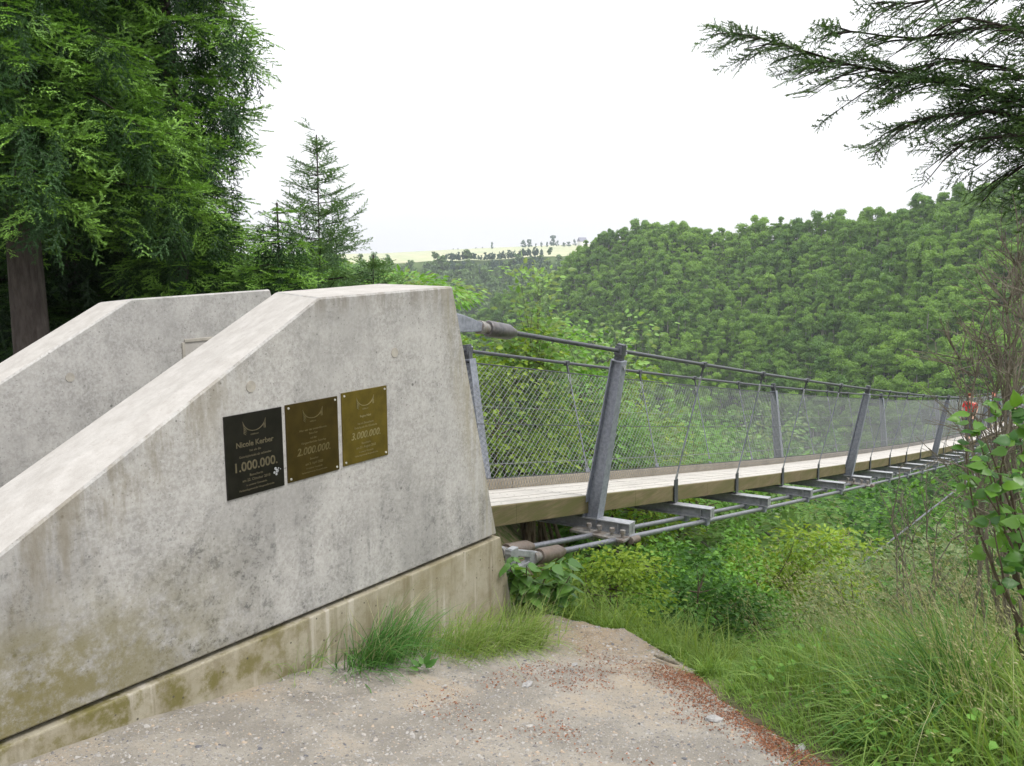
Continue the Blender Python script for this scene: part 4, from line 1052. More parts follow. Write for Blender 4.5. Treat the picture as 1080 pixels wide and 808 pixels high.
big_leaf_plant('leafy_herb', 'dark green herb with big pointed leaves beside the bridge end of the wall', 0, 0, 0, .52, .36, 260, .115, 'leaf_big', loc=(4.93, 3.25, 0))
big_leaf_plant('leafy_herb', 'smaller broad leaved herb just under the lower cable sockets, nearer the sandy bank', 0, 0, 0, .34, .30, 180, .10, 'leaf_big', loc=(5.3, 3.35, 0))

# --- leafy branch of the shrub at the right edge
def edge_shrub():
    x, y = at_range(1110, 600, 4.6)[:2]; z0 = zg(x, y) - .05
    root = empty('broadleaf_shrub', (x, y, z0), 'shrub with glossy broad leaves reaching in at the right edge in front of the bridge', 'shrub'); O = np.array([x, y, z0])
    m = MB(); P, D = [], []
    for (px, py, r) in ((1018, 470, 4.3), (1030, 442, 4.3), (1050, 432, 4.35), (1072, 425, 4.4), (1040, 490, 4.2), (1062, 470, 4.2), (1025, 505, 4.3), (1078, 500, 4.3), (1050, 520, 4.2), (1085, 455, 4.4), (1048, 556, 4.2), (1072, 548, 4.2), (1100, 440, 4.4), (1110, 500, 4.4), (1030, 458, 4.5), (1090, 530, 4.1)):
        e = at_range(px, py, r) - O; s = np.array([0, 0, max(.2, e[2] * .35)]) + rng.normal(size=3) * .04
        q = curve_pts(s, e, 9, .15); m.tube(q, np.linspace(.010, .0025, 9), 5, cap=False)
        for c in q[3:]:
            for _ in range(2 if rng.uniform() < .8 else 1): P.append(c + rng.normal(size=3) * .028); D.append(nrm((q[-1] - q[0]) * .5 + rng.normal(size=3) * .6))
        for _ in range(4): P.append(e + rng.normal(size=3) * .02); D.append(nrm((q[-1] - q[0]) * .5 + rng.normal(size=3) * .7))
    m.tube([(0, 0, 0), (.02, .02, .6), (.0, .05, 1.2)], [.025, .02, .012], 8)
    m.build('stem', M['twig'], root, smooth=True)
    nh = np.array([_rt * -.1 - _f3 * .55 + np.array([0, 0, .55])])
    leaf_mesh('foliage', np.array(P), .074, M['leaf_shiny'], root, np.array(D), width=1.1, droop=.3, fine=2, nhint=np.repeat(nh, len(P), 0))
edge_shrub()

# --- bare brown shrub
def dry_shrub(label, px, r, tops, n2=10, mat='drytwig', seed=2, th=.010):
    g = np.random.default_rng(seed); x, y = at_range(px, 600, r)[:2]; z0 = zg(x, y) - .05
    root = empty('dry_shrub', (x, y, z0), label, 'shrub', 'leafless shrubs at the right edge'); O = np.array([x, y, z0]); m = MB()
    mats = MB()
    for (qx, qy, rr) in tops:
        e = at_range(qx, qy, rr) - O; b = np.array([g.normal() * .1, g.normal() * .1, 0]); u = np.linspace(0, 1, 8)[:, None]
        q = b + (e - b) * u + g.normal(size=3) * .35 * u * (1 - u) + g.normal(size=(8, 3)) * .03 * u; L = np.linalg.norm(e - b)
        m.tube(q, np.linspace(th, .0028, 8), 5, cap=False)
        for k in range(n2):
            i = g.integers(3, 8); d = nrm((q[-1] - q[0]) / L + g.normal(size=3) * .55); l = g.uniform(.12, .42)
            a = q[i]; c = a + d * l * .5 + g.normal(size=3) * .02; t = a + d * l + g.normal(size=3) * .05; m.tube([a, c, t], [.004, .003, .0017], 4, cap=False)
            for _ in range(2):
                dd = nrm(d + g.normal(size=3) * .6); m.tube([c, c + dd * l * .35, c + dd * l * .6 + g.normal(size=3) * .02], [.0026, .002, .0012], 3, cap=False)
    m.build('twigs', M[mat], root, smooth=True)
    return root
dry_shrub('tall brown leafless broom like shrub at the right edge above the broad leaves', 1075, 5.6, [(1062, 300, 5.6), (1078, 285, 5.7), (1050, 335, 5.6), (1030, 360, 5.5), (1012, 375, 5.6), (1070, 320, 5.5), (1085, 300, 5.5), (1095, 310, 5.4), (1040, 350, 5.7), (1022, 400, 5.5), (1060, 370, 5.5), (1080, 340, 5.4), (1100, 350, 5.5), (1075, 390, 5.4), (1048, 395, 5.6)], n2=20, th=.012)
dry_shrub('grey dead branches sprawling in front of the bracing cable', 985, 7.0, [(945, 505, 7.2), (955, 528, 7.2), (975, 515, 7.1), (1000, 520, 7.), (1020, 535, 6.9), (960, 570, 7.1), (940, 548, 7.2), (1010, 560, 6.9)], n2=9, seed=4, th=.012)

# ------------------------------------------------------------------ grass
def blade_template(k=4):
    V, Fc = [], []
    for i in range(k):
        s = i / k; w = (1 - s ** 1.6) * .5; V += [[s, -w, 0], [s, w, 0]]
    V.append([1, 0, 0]); V = np.array(V)
    for i in range(k - 1): Fc += [[2 * i, 2 * i + 2, 2 * i + 3], [2 * i, 2 * i + 3, 2 * i + 1]]
    Fc.append([2 * k - 2, 2 * k, 2 * k - 1]); return V, np.array(Fc)
BV, BF = blade_template()
def blades(P, L, W, lean_dir, lean, rnd):
    """curved blades from points P: they leave the ground steeply and bend over along lean_dir"""
    n = len(P); s = BV[:, 0][None, :, None]; a0 = (PI / 2 - rng.uniform(.0, .35, n) * (lean * .8 + .3))[:, None, None]
    bend = (lean * rng.uniform(.5, 1.3, n))[:, None, None]
    h = nrm(np.concatenate([lean_dir, np.zeros((n, 1))], 1))[:, None, :]; up = np.array([0, 0, 1.])[None, None]
    ang = a0 - bend * s * .5
    along = h * np.cos(ang) * s + up * np.sin(ang) * s
    # second half bends over further
    along = along - up * (bend * .38 * s ** 2.6) * .8 + h * (bend * .25 * s ** 2)
    side = np.cross(h, up); tw = rng.uniform(-.9, .9, n)[:, None, None]
    side = side * np.cos(tw) + h * np.sin(tw)
    V = P[:, None, :] + along * L[:, None, None] + side * (BV[:, 1][None, :, None] * W[:, None, None])
    Fc = (BF[None] + (np.arange(n) * len(BV))[:, None, None]).reshape(-1, 3)
    return V.reshape(-1, 3), Fc, np.repeat(rnd, len(BV))
def scatter(n, x0, x1, y0, y1, fn):
    out = []; c = 0
    while c < n:
        q = np.stack([rng.uniform(x0, x1, n), rng.uniform(y0, y1, n)], 1); k = q[rng.uniform(size=n) < fn(q[:, 0], q[:, 1])]; out.append(k); c += len(k)
    q = np.vstack(out)[:n]; return np.column_stack([q, terrain(q[:, 0], q[:, 1]) - .02])
def meadow_fn(x, y):
    d = inside(x, y); far = np.hypot(x, y)
    return (d < .02) * (y < np.where(x > 4.7, 1.75, 2.6)) * sstep(.06, -.12, d) * np.clip((4.2 / np.maximum(far, 1)) ** 1.3, 0, 1) * (x < brink(y) + 2.2)
def meadow(name, label, n, hmul, w0, w1, mat, seed, vary=.3, wd=.75, base=.45, fn=meadow_fn):
    P = scatter(n, 2.3, 9.5, -2.6, 2.6, fn)
    dd = np.clip(-inside(P[:, 0], P[:, 1]), 0, 2); cl = fbm(P[:, 0] * 1.4, P[:, 1] * 1.4, 31); cl2 = fbm(P[:, 0] * 3.5, P[:, 1] * 3.5, seed)
    L = (.10 + .42 * sstep(0, .75, dd) + .24 * cl + .16 * cl2) * rng.uniform(.45, 1.35, len(P)) * hmul; L = np.clip(L, .05, 1.2)
    wind = np.array([-.35, .9]) + rng.normal(size=(len(P), 2)) * wd
    V, Fc, r = blades(P, L, rng.uniform(w0, w1, len(P)), wind, rng.uniform(.2, 1.2, len(P)), np.clip(base + cl * 1.2 + cl2 * .6 + rng.normal(0, vary, len(P)), 0, 1))
    tag(link(name, npmesh(name, V, Fc, M[mat], {'rnd': r})), label, 'grass', kind='stuff')
meadow('meadow_grass', 'lush green meadow grass on the bank right of the path', 17000, .86, .0045, .010, 'grass', 41)
meadow('broad_meadow_grass', 'broader pale grass blades mixed through the meadow on the right bank', 5200, .85, .009, .018, 'grass_bright', 42, wd=1.1)
meadow('straw_grass', 'dry straw coloured stems standing in the meadow on the right bank', 1900, 1.05, .0025, .005, 'grass_dry', 43, wd=1.0, fn=lambda x, y: meadow_fn(x, y) * sstep(-.45, -1.1, inside(x, y)))
P = scatter(3800, 2.4, 8.5, -2.4, 2.5, meadow_fn); P[:, 2] += rng.uniform(.02, .28, len(P)) * sstep(0, .6, -inside(P[:, 0], P[:, 1]))
o = leaf_mesh('meadow_weeds', P, .042, M['leaf'], None, None, width=1.3, droop=.1, upb=1.1)
tag(o, 'small broad weed leaves among the grass of the right bank', 'weeds', kind='stuff')
# dry flowering grass with loose panicles, towards the back of the bank
def panicles(P, Hh, name, label):
    n = len(P); tips = []; VV, FF, RR, b = [], [], [], 0
    wind = np.array([-.3, .9]) + rng.normal(size=(n, 2)) * .6
    V, Fc, r = blades(P, Hh, np.full(n, .0028), wind, rng.uniform(.25, .8, n), rng.uniform(0, 1, n)); VV.append(V); FF.append(Fc); RR.append(r); b = len(V)
    Vb = V.reshape(n, len(BV), 3); a = (Vb[:, 4] + Vb[:, 5]) / 2; e = Vb[:, 8]
    k = 22; u = rng.uniform(.1, 1.05, (n, k, 1)); Q = (a[:, None] * (1 - u) + e[:, None] * u) + rng.normal(size=(n, k, 3)) * np.array([.022, .022, .016]) * (1.2 - u * .7); Q = Q.reshape(-1, 3)
    D = nrm(np.repeat(e - a, k, 0) + rng.normal(size=Q.shape) * .06); X, Y, Z = frames(D, unit(len(Q)))
    V, Fc = bake(LEAF4_V, LEAF4_F, Q, X, Y, Z, rng.uniform(.012, .026, len(Q))[:, None] * np.array([1, .5, 1])); VV.append(V); FF.append(Fc + b); RR.append(np.repeat(rng.uniform(0, 1, len(Q)), 4))
    tag(link(name, npmesh(name, np.vstack(VV), np.vstack(FF), M['grass_dry'], {'rnd': np.concatenate(RR)})), label, 'grass', kind='stuff')
P = scatter(1700, 3.5, 9.0, -2.4, 1.9, lambda x, y: (inside(x, y) < -.45) * sstep(-.4, -1.4, inside(x, y)) * (x < brink(y) + 1.6))
panicles(P, rng.uniform(.55, 1.0, len(P)) * (1 + .35 * sstep(4.5, 6.5, P[:, 0])), 'dry_grass', 'beige flowering grass heads nodding over the back of the bank')
# thin grass along the crest of the bank and below the bridge
def crest_fn(x, y):
    d = inside(x, y); return (x > 4.6) * (y > 1.6) * (y < 5.2) * np.exp(-((d + .01) / .07) ** 2) * (fbm(x * 3, y * 3, 71) > -.12)
P = scatter(2600, 4.6, 6.2, 1.6, 3.9, crest_fn); wind = rng.normal(size=(len(P), 2)) - np.array([.5, .2])
V, Fc, r = blades(P, rng.uniform(.06, .26, len(P)), rng.uniform(.004, .008, len(P)), wind, rng.uniform(.4, 1.2, len(P)), rng.uniform(0, 1, len(P)))
tag(link('bank_grass', npmesh('bank_grass', V, Fc, M['grass'], {'rnd': r})), 'thin grass along the crest of the sandy bank under the bridge', 'grass', kind='stuff')

meadow('edge_grass', 'short grass creeping over the edge of the path', 3600, .55, .004, .009, 'grass', 44, fn=lambda x, y: (inside(x, y) < .06) * (inside(x, y) > -.40) * (x < 5.2) * (y < 1.95) * np.exp(-((inside(x, y) + .16) / .13) ** 2))
def lee_fn(x, y): return (y > 1.9) * (y < 3.5) * (inside(x, y) < -.05) * (fbm(x * 2, y * 2, 81) > -.2)
P = scatter(3400, 5.1, 6.0, 1.9, 3.5, lee_fn); wind = rng.normal(size=(len(P), 2)) + np.array([-.3, -.2])
V, Fc, r = blades(P, rng.uniform(.25, .62, len(P)), rng.uniform(.004, .009, len(P)), wind, rng.uniform(.3, 1.3, len(P)), rng.uniform(0, 1, len(P)))
tag(link('slope_grass', npmesh('slope_grass', V, Fc, M['grass_bright'], {'rnd': r})), 'taller grass and weeds just behind the crest of the sandy bank', 'grass', kind='stuff')

def tuft(label, x, y, n, h, spread, mat, lean=(.0, -.6), wid=.006, rot=0., group='grass tufts at the foot of the wall'):
    z0 = zg(x, y) - .03; root = empty('grass_tuft', (x, y, z0), label, 'grass tuft', group)
    P = np.column_stack([rng.normal(size=n) * spread, rng.normal(size=n) * spread * .6, np.zeros(n)])
    P[:, 1] = np.minimum(P[:, 1], .5)
    dirs = P[:, :2] / spread * .5 + rng.normal(size=(n, 2)) * .75 + np.array(lean)
    V, Fc, r = blades(P, h * rng.uniform(.45, 1.15, n), wid * rng.uniform(.6, 1.3, n), dirs, rng.uniform(.4, 1.9, n), rng.uniform(0, 1, n))
    link('blades', npmesh('blades', V, Fc, M[mat], {'rnd': r}), root)
    k = n // 9
    if k > 6:
        V, Fc, r = blades(P[:k], h * rng.uniform(.7, 1.5, k), wid * .45 * rng.uniform(.6, 1.2, k), dirs[:k] + rng.normal(size=(k, 2)) * .5, rng.uniform(.3, 1.1, k), rng.uniform(0, 1, k))
        link('dry_stalks', npmesh('dry_stalks', V, Fc, M['grass_dry'], {'rnd': r}), root)
    return root
T = [(0, 0)]
def at_g(px, py):
    p = at_z(px, py, -.6)
    for _ in range(12): p = at_z(px, py, zg(p[0], p[1]))
    return p
p = at_g(418, 702); tuft('thick dark green grass tuft leaning out at the foot of the wall', p[0] - .02, p[1] + .13, 460, .44, .12, 'grass_dark', (.75, -.6), .0075)
p = at_g(500, 690); tuft('wide bright yellow green grass tuft at the foot of the wall', p[0], p[1] + .10, 900, .30, .17, 'grass_bright', (.5, -.6), .0055)
p = at_g(556, 684); tuft('bright grass tuft at the bridge end of the wall foot, beside the big leaved herb', p[0], p[1] + .10, 700, .34, .13, 'grass_bright', (.5, -.5), .0055)
p = at_g(452, 690); tuft('pale thin grass between the dark tuft and the wide bright one', p[0], p[1] + .12, 160, .30, .12, 'grass', (.3, -.4), .005)
p = at_g(322, 712); tuft('sparse pale grass tuft with a few tall stalks left of the dark tuft', p[0], p[1] + .07, 70, .30, .07, 'grass', (.2, -.2), .005)
p = at_g(268, 716); tuft('tiny grass wisp at the wall foot, second from the left', p[0], p[1] + .05, 26, .16, .03, 'grass', (.2, -.2), .004)
p = at_g(60, 778); tuft('tiny moss green grass wisp at the wall foot, leftmost of all', p[0], p[1] + .04, 30, .05, .03, 'grass_bright', (.1, -.2), .004)
p = at_g(1010, 762); tuft('big dark green grass clump with long arching blades on the right bank', p[0], p[1], 420, .82, .11, 'grass_dark', (-.5, .7), .010, group='grass clumps on the bank')
p = at_g(940, 780); tuft('mid green grass clump at the path edge on the right bank', p[0], p[1], 240, .48, .13, 'grass', (-.4, .5), .008, group='grass clumps on the bank')
p = at_g(1065, 790); tuft('fresh green grass clump in the lower right corner', p[0], p[1], 300, .55, .14, 'grass_bright', (-.3, .5), .009, group='grass clumps on the bank')
# dock plants with big flat leaves
def dock(label, px, py, n, ls, loc=None):
    p = at_g(px, py); z0 = zg(p[0], p[1]); root = empty('dock_plant', (p[0], p[1], z0), label, 'plant', 'low broad leaved plants beside the path')
    a = rng.uniform(0, 2 * PI, n); D = np.stack([np.cos(a), np.sin(a), rng.uniform(.4, 1.6, n)], -1); P = D * .02 + np.array([0, 0, .02])
    leaf_mesh('leaves', P, ls, M['leaf_big'], root, D, width=1.0, droop=-.1, upb=1.3, fine=2)
dock('low plant with broad leaves at the grass edge near the bottom right', 905, 792, 9, .11)
dock('broad leaved plant in the grass right of the reddish litter', 882, 745, 8, .10)
dock('small broad leaved plant in front of the dark wall tuft', 446, 712, 7, .075)
# a few white flower heads in the grass
for i, (px, py, lab) in enumerate(((806, 640, 'small white flower head in the grass beside the ash sapling'), (845, 648, 'white flower head in the grass, topmost of the right trio'), (852, 655, 'white flower head low among the meadow grass'), (820, 648, 'white flower head between the others over the bank grass'))):
    b = at_g(px, py + 40); top = at_range(px, py, math.hypot(b[0], b[1])); root = empty('white_flower', b, lab, 'flower', 'white flowers in the meadow')
    e = top - b; m = MB(); m.tube([(0, 0, 0), e * .5, e], [.003, .002, .0015], 5); m.build('stem', M['twig'], root)
    m = MB()
    for _ in range(14):
        c = e + rng.normal(size=3) * np.array([.018, .018, .004]); m.tube([c, c + np.array([0, 0, .004])], [.006, .005], 6)
    m.build('petals', M['flower'], root)

# ------------------------------------------------------------------ gravel, litter, stones, stick
def stones(n, smin, smax, fn, x0, x1, y0, y1, zoff=.0):
    q = scatter(n, x0, x1, y0, y1, fn); q[:, 2] = zpath(q[:, 0], q[:, 1]) + zoff
    tv = np.array([[1, 0, 0], [.35, .9, 0], [-.7, .65, 0], [-.95, -.35, 0], [0, -1, 0], [.7, -.6, 0], [.55, .1, .55], [-.1, .45, .6], [-.45, -.15, .55], [.15, -.45, .6]], float); tv[:, 2] -= .12
    tf = np.array([[0, 1, 6], [1, 7, 6], [1, 2, 7], [2, 8, 7], [2, 3, 8], [3, 4, 8], [4, 9, 8], [4, 5, 9], [5, 6, 9], [5, 0, 6], [6, 7, 8], [6, 8, 9]])
    a = rng.uniform(0, 2 * PI, n); N = np.array([0, 0, 1.]) + rng.normal(size=(n, 3)) * .22; X, Y, Z = frames(np.stack([np.cos(a), np.sin(a), 0 * a], -1), N)
    s = smin * (smax / smin) ** (rng.uniform(0, 1, n) ** 2.4); s3 = np.stack([s * rng.uniform(.7, 1.3, n), s * rng.uniform(.5, 1., n), s * rng.uniform(.5, 1., n)], -1)
    V, Fc = bake(tv, tf, q, X, Y, Z, s3); V += rng.normal(size=V.shape) * np.repeat(s, len(tv))[:, None] * .10
    return V, Fc, np.repeat(rng.uniform(0, 1, n), len(tv))
def gravel_mat():
    t = NT('gravel_stones'); r = t.attr('rnd'); c = t.mix(t.ramp(r, 0, .75), (.18, .172, .165), (.365, .35, .328)); c = t.mix(t.ramp(r, .8, .86), c, (.38, .31, .24)); c = t.mix(t.ramp(r, .94, .97), c, (.12, .12, .13))
    t.bsdf(c, .85, 0, .25, t.bump(t.noise(t.pos(), 220, 4, .6), .3, .002)); return t.m
fine_fn = lambda x, y: (inside(x, y) > -.06) * (.5 + .5 * sstep(.40, .58, .5 + fbm(x * 1.7, y * 1.7, 51))) * (y < 3.36) * sstep(5.2, 4.9, x) * np.clip((3.2 / np.maximum(np.hypot(x, y), .5)) ** .6, 0, 1)
VV, FF, RR, b = [], [], [], 0
for args in ((60000, .0022, .0075), (8000, .006, .017)):
    V, Fc, r = stones(*args, fine_fn, 1.2, 5.25, -.6, 3.36); VV.append(V); FF.append(Fc + b); RR.append(r); b += len(V)
tag(link('gravel', npmesh('gravel', np.vstack(VV), np.vstack(FF), gravel_mat(), {'rnd': np.concatenate(RR)})), 'grey angular gravel strewn over the path', 'gravel', kind='stuff')
def litter_fn(x, y):
    d = inside(x, y); e = np.exp(-((d - .16) / .17) ** 2) * (x < 4.6) * (y < 2.3) * sstep(3.1, 3.5, x + .3 * y)
    mid = .09 * sstep(.50, .64, .5 + fbm(x * 2.6 + 3, y * 2.6, 61)) * (y < 2.7) * sstep(2.6, 3.4, x) * sstep(4.7, 4.3, x)
    return np.where((d > -.12), np.clip(e * (.4 + .6 * sstep(.4, .55, .5 + fbm(x * 4, y * 4, 62))) + mid, 0, 1), 0)
P = scatter(9000, 2.2, 5, -.9, 3.0, litter_fn); P[:, 2] = zpath(P[:, 0], P[:, 1]) + .005; a = rng.uniform(0, 2 * PI, len(P)); X, Y, Z = frames(np.stack([np.cos(a), np.sin(a), rng.normal(size=len(P)) * .3], -1), np.array([0, 0, 1.]) + rng.normal(size=(len(P), 3)) * .6)
V, Fc = bake(LEAF4_V + np.array([0, 0, .1]), LEAF4_F, P, X, Y, Z, rng.uniform(.007, .018, len(P)))
t = NT('red_brown_bud_scales'); t.bsdf(t.mix(t.attr('rnd'), (.12, .050, .026), (.30, .135, .075)), .8, 0, .2)
tag(link('bud_scale_litter', npmesh('bud_scale_litter', V, Fc, t.m, {'rnd': np.repeat(rng.uniform(0, 1, len(P)), 4)})), 'red brown bud scale litter drifted along the grass edge of the path', 'litter', kind='stuff')
M['stone'] = simple('grey_stone', (.30, .295, .29), .85, 0, .25, 40)
for (px, py, s, lab) in ((788, 748, .030, 'pale flat stone at the grass edge of the path'), (753, 762, .034, 'dark slate chip lying in the red brown litter'), (845, 790, .022, 'small light stone in the litter near the bottom edge'), (606, 702, .018, 'small stone on the path below the big leaved herb'), (556, 724, .026, 'flat stone near the middle of the path')):
    p = at_g(px, py); bm = bmesh.new(); bmesh.ops.create_icosphere(bm, subdivisions=2, radius=1)
    for v in bm.verts:
        c = v.co; c *= 1 + .22 * math.sin(c.x * 5 + px) * math.cos(c.y * 4 + py); v.co = Vector((c.x * s * 1.4, c.y * s * .85, c.z * s * .5))
    me = bpy.data.meshes.new('stone'); bm.to_mesh(me); bm.free(); me.materials.append(M['stone']); o = link('stone', me); o.location = (p[0], p[1], zpath(p[0], p[1]) + s * .3); o.rotation_euler = (0, .1, px)
    tag(o, lab, 'stone', 'loose stones on the path')
a, b_ = at_g(690, 698), at_g(716, 708)
m = MB(); O = Vector(a); L_ = [Vector(a) + (Vector(b_) - Vector(a)) * u + Vector((0, .01 * math.sin(u * 6), .045)) - O for u in np.linspace(0, 1, 7)]; m.tube(L_, [.006, .011, .012, .011, .012, .010, .004], 7)
o = m.build('stick', M['drytwig'], None, smooth=True); o.location = O; tag(o, 'short dry grey stick lying on the path below the bank', 'stick')

# ------------------------------------------------------------------ wooded valley sides
def hill_tree_arrays(seed, n=520, ls=.95, R=3.6, H=10.5, high=0.):
    """broadleaf crown of many loose leaf clumps; high lifts the crown base so the trunk shows"""
    g = np.random.default_rng(seed); P, D, R_n = [], [], []
    nl = 17; lob = [(np.array([g.normal() * .36, g.normal() * .36, g.uniform(-.02 + high * 2.2, 1.0)]), g.uniform(.22, .46)) for _ in range(nl)]
    for c, rad in lob:
        c = c * np.array([1.15 - .55 * c[2] ** 2, 1.15 - .55 * c[2] ** 2, 1]); k = n // nl; u = nrm(g.normal(size=(k, 3))); u[:, 2] = np.abs(u[:, 2]) * 1.2 - .5; u = nrm(u); rr = g.uniform(.5, 1.2, k)[:, None]
        P.append((c * np.array([R, R, H * .62]) + u * rr * rad * R * np.array([1, 1, .85])) + np.array([0, 0, H * .22])); D.append(u); R_n.append(np.clip(.5 + .15 * g.normal() + g.normal(size=k) * .2, 0, 1))
    P, D, r = np.vstack(P), np.vstack(D), np.concatenate(R_n); m = len(P)
    t = np.cross(D, g.normal(size=(m, 3))); nn = D * .5 + g.normal(size=(m, 3)) * .8 + np.array([0, 0, .3]); X, Y, Z = frames(t, nn)
    tv = np.array([[-.55, -.32, 0], [.1, -.5, .05], [.55, 0, 0], [.15, .5, .06], [-.5, .35, 0]]); tf = np.array([[0, 1, 2], [0, 2, 3], [0, 3, 4]])
    V, Fc = bake(tv, tf, P, X, Y, Z, ls * g.uniform(.5, 1.3, m)); return V, Fc, np.repeat(r, 5), H
def hill_mesh(seed, nm='woodland_tree', high=0., R=3.6):
    V, Fc, r, H = hill_tree_arrays(seed, 2100, .42, R, 10.5, high); n0 = len(V)
    k = 6; tv = []
    for z, rd in ((-1, .24), (H * .8, .10)):
        for j in range(k): a = 2 * PI * j / k; tv.append((rd * math.cos(a), rd * math.sin(a), z))
    tf = []
    for j in range(k): a, b = j, (j + 1) % k; tf += [(a, b, k + b), (a, k + b, k + a)]
    V2 = np.vstack([V, tv]); F2 = np.vstack([Fc, np.array(tf) + n0]); mi = np.r_[np.zeros(len(Fc)), np.ones(len(tf))]
    return npmesh(nm, V2, F2, [M['hill'], M['bark_hill']], {'rnd': np.r_[r, np.full(len(tv), .5)]}, midx=mi)
M['bark_hill'] = simple('pale_hill_bark', (.30, .28, .24), .9)
HM = [hill_mesh(200 + i, high=(.22 if i % 4 == 3 else 0.), R=(3.6, 2.9, 3.9, 3.0, 3.3, 2.6, 4.2, 2.8)[i]) for i in range(8)]
# jittered positions over the opposite slope
def hill_points(step, r0, r1, x0, x1, seed):
    g = np.random.default_rng(seed); a0, a1 = sorted((azim(x0), azim(x1))); out = []
    r = r0
    while r < r1:
        n = int((a1 - a0) * r / step); az = a0 + (np.arange(n) + g.uniform(-.45, .45, n)) / n * (a1 - a0); rr = r + g.uniform(-.45, .45, n) * step; out.append(np.stack([az, rr], 1)); r += step * .9
    q = np.vstack(out); x, y = q[:, 1] * np.cos(q[:, 0]), q[:, 1] * np.sin(q[:, 0]); return np.column_stack([x, y, terrain(x, y)]), q
Pt, Q = hill_points(3.3, 165, 620, 330, 1180, 77)
onspur = (spur(Q[:, 0], Q[:, 1]) > farhill(Q[:, 0], Q[:, 1])) & (Q[:, 1] < np.interp(Q[:, 0], SAZ, SR) + 14) & (Pt[:, 2] > -86)
Pt, Q = Pt[onspur], Q[onspur]
px, py, pz = to_px(Pt + np.array([0, 0, 8.]))
inv = (px > -10) & (px < 1090) & (py < 440) & (py > 150)
score = np.where(inv, Q[:, 1], 1e6) + np.where(py > 400, 60, 0)
order = np.argsort(score); indiv = order[:300]; rest = order[300:]
g = np.random.default_rng(9)
WL = 'leafy crown among the closely packed woodland trees on the opposite slope'
for n_, i in enumerate(indiv):
    o = bpy.data.objects.new('woodland_tree', HM[g.integers(8)]); COL.objects.link(o)
    o.location = [float(c) for c in Pt[i]]; s = .40 + .58 * g.uniform() ** 1.4; o.scale = (s * g.uniform(.9, 1.1), s * g.uniform(.9, 1.1), s * g.uniform(.85, 1.15)); o.rotation_euler = (0, 0, g.uniform(0, 6.28))
    tag(o, WL, 'tree', 'woodland trees on the opposite slope')
def wood_mass(name, label, pts, mat, n, ls, smin, smax, seed, rmean=.5, rs=.22, tall=1.):
    g = np.random.default_rng(seed); var = [hill_tree_arrays(300 + seed + i, n, ls) for i in range(4)]; VV, FF, RR, b = [], [], [], 0
    k = g.integers(4, size=len(pts))
    for v in range(4):
        sel = pts[k == v]; N = len(sel)
        if not N: continue
        V, Fc, r, H = var[v]; a = g.uniform(0, 2 * PI, N); s = g.uniform(smin, smax, N); c, sn = np.cos(a) * s, np.sin(a) * s
        W = np.stack([sel[:, 0:1] + V[None, :, 0] * c[:, None] - V[None, :, 1] * sn[:, None], sel[:, 1:2] + V[None, :, 0] * sn[:, None] + V[None, :, 1] * c[:, None], sel[:, 2:3] + V[None, :, 2] * (s * tall * g.uniform(.85, 1.15, N))[:, None]], -1).reshape(-1, 3)
        F2 = (Fc[None] + (np.arange(N) * len(V))[:, None, None]).reshape(-1, 3)
        R = np.clip((g.normal(rmean, rs, N)[:, None] + (r[None] - .5) * .7), 0, 1).ravel(); VV.append(W); FF.append(F2 + b); RR.append(R); b += len(W)
    tag(link(name, npmesh(name, np.vstack(VV), np.vstack(FF), mat, {'rnd': np.concatenate(RR)})), label, 'woodland', kind='stuff')
# the rest of that wood: one object, the same trees scattered by geometry nodes
pc = bpy.data.collections.new('wood_sources')
for me_ in HM: pc.objects.link(bpy.data.objects.new('wood_source_tree', me_))
N_ = len(rest); g = np.random.default_rng(10); wm_ = bpy.data.meshes.new('woodland'); wm_.vertices.add(N_); wm_.vertices.foreach_set('co', Pt[rest].astype(np.float32).ravel())
at_ = wm_.attributes.new('turn', 'FLOAT_VECTOR', 'POINT'); at_.data.foreach_set('vector', np.column_stack([np.zeros(N_), np.zeros(N_), g.uniform(0, 6.28, N_)]).astype(np.float32).ravel())
s_ = .40 + .58 * g.uniform(0, 1, N_) ** 1.4; at_ = wm_.attributes.new('size', 'FLOAT_VECTOR', 'POINT'); at_.data.foreach_set('vector', np.column_stack([s_, s_, s_ * g.uniform(.85, 1.3, N_)]).astype(np.float32).ravel())
at_ = wm_.attributes.new('pick', 'INT', 'POINT'); at_.data.foreach_set('value', g.integers(8, size=N_).astype(np.int32))
wo = tag(link('woodland', wm_), 'dense green broadleaf wood covering the opposite valley slope', 'woodland', kind='stuff')
gn = bpy.data.node_groups.new('scatter_trees', 'GeometryNodeTree'); gn.interface.new_socket('Geometry', in_out='INPUT', socket_type='NodeSocketGeometry'); gn.interface.new_socket('Geometry', in_out='OUTPUT', socket_type='NodeSocketGeometry')
gi, go = gn.nodes.new('NodeGroupInput'), gn.nodes.new('NodeGroupOutput'); ip = gn.nodes.new('GeometryNodeInstanceOnPoints'); ci = gn.nodes.new('GeometryNodeCollectionInfo')
ci.inputs['Collection'].default_value = pc; ci.inputs['Separate Children'].default_value = True; ci.inputs['Reset Children'].default_value = True
def named(nm, dt):
    x = gn.nodes.new('GeometryNodeInputNamedAttribute'); x.data_type = dt; x.inputs['Name'].default_value = nm; return [s for s in x.outputs if s.enabled and s.name == 'Attribute'][0]
e2r = gn.nodes.new('FunctionNodeEulerToRotation'); gn.links.new(named('turn', 'FLOAT_VECTOR'), e2r.inputs[0])
gn.links.new(gi.outputs[0], ip.inputs['Points']); gn.links.new(ci.outputs[0], ip.inputs['Instance']); ip.inputs['Pick Instance'].default_value = True; gn.links.new(named('pick', 'INT'), ip.inputs['Instance Index'])
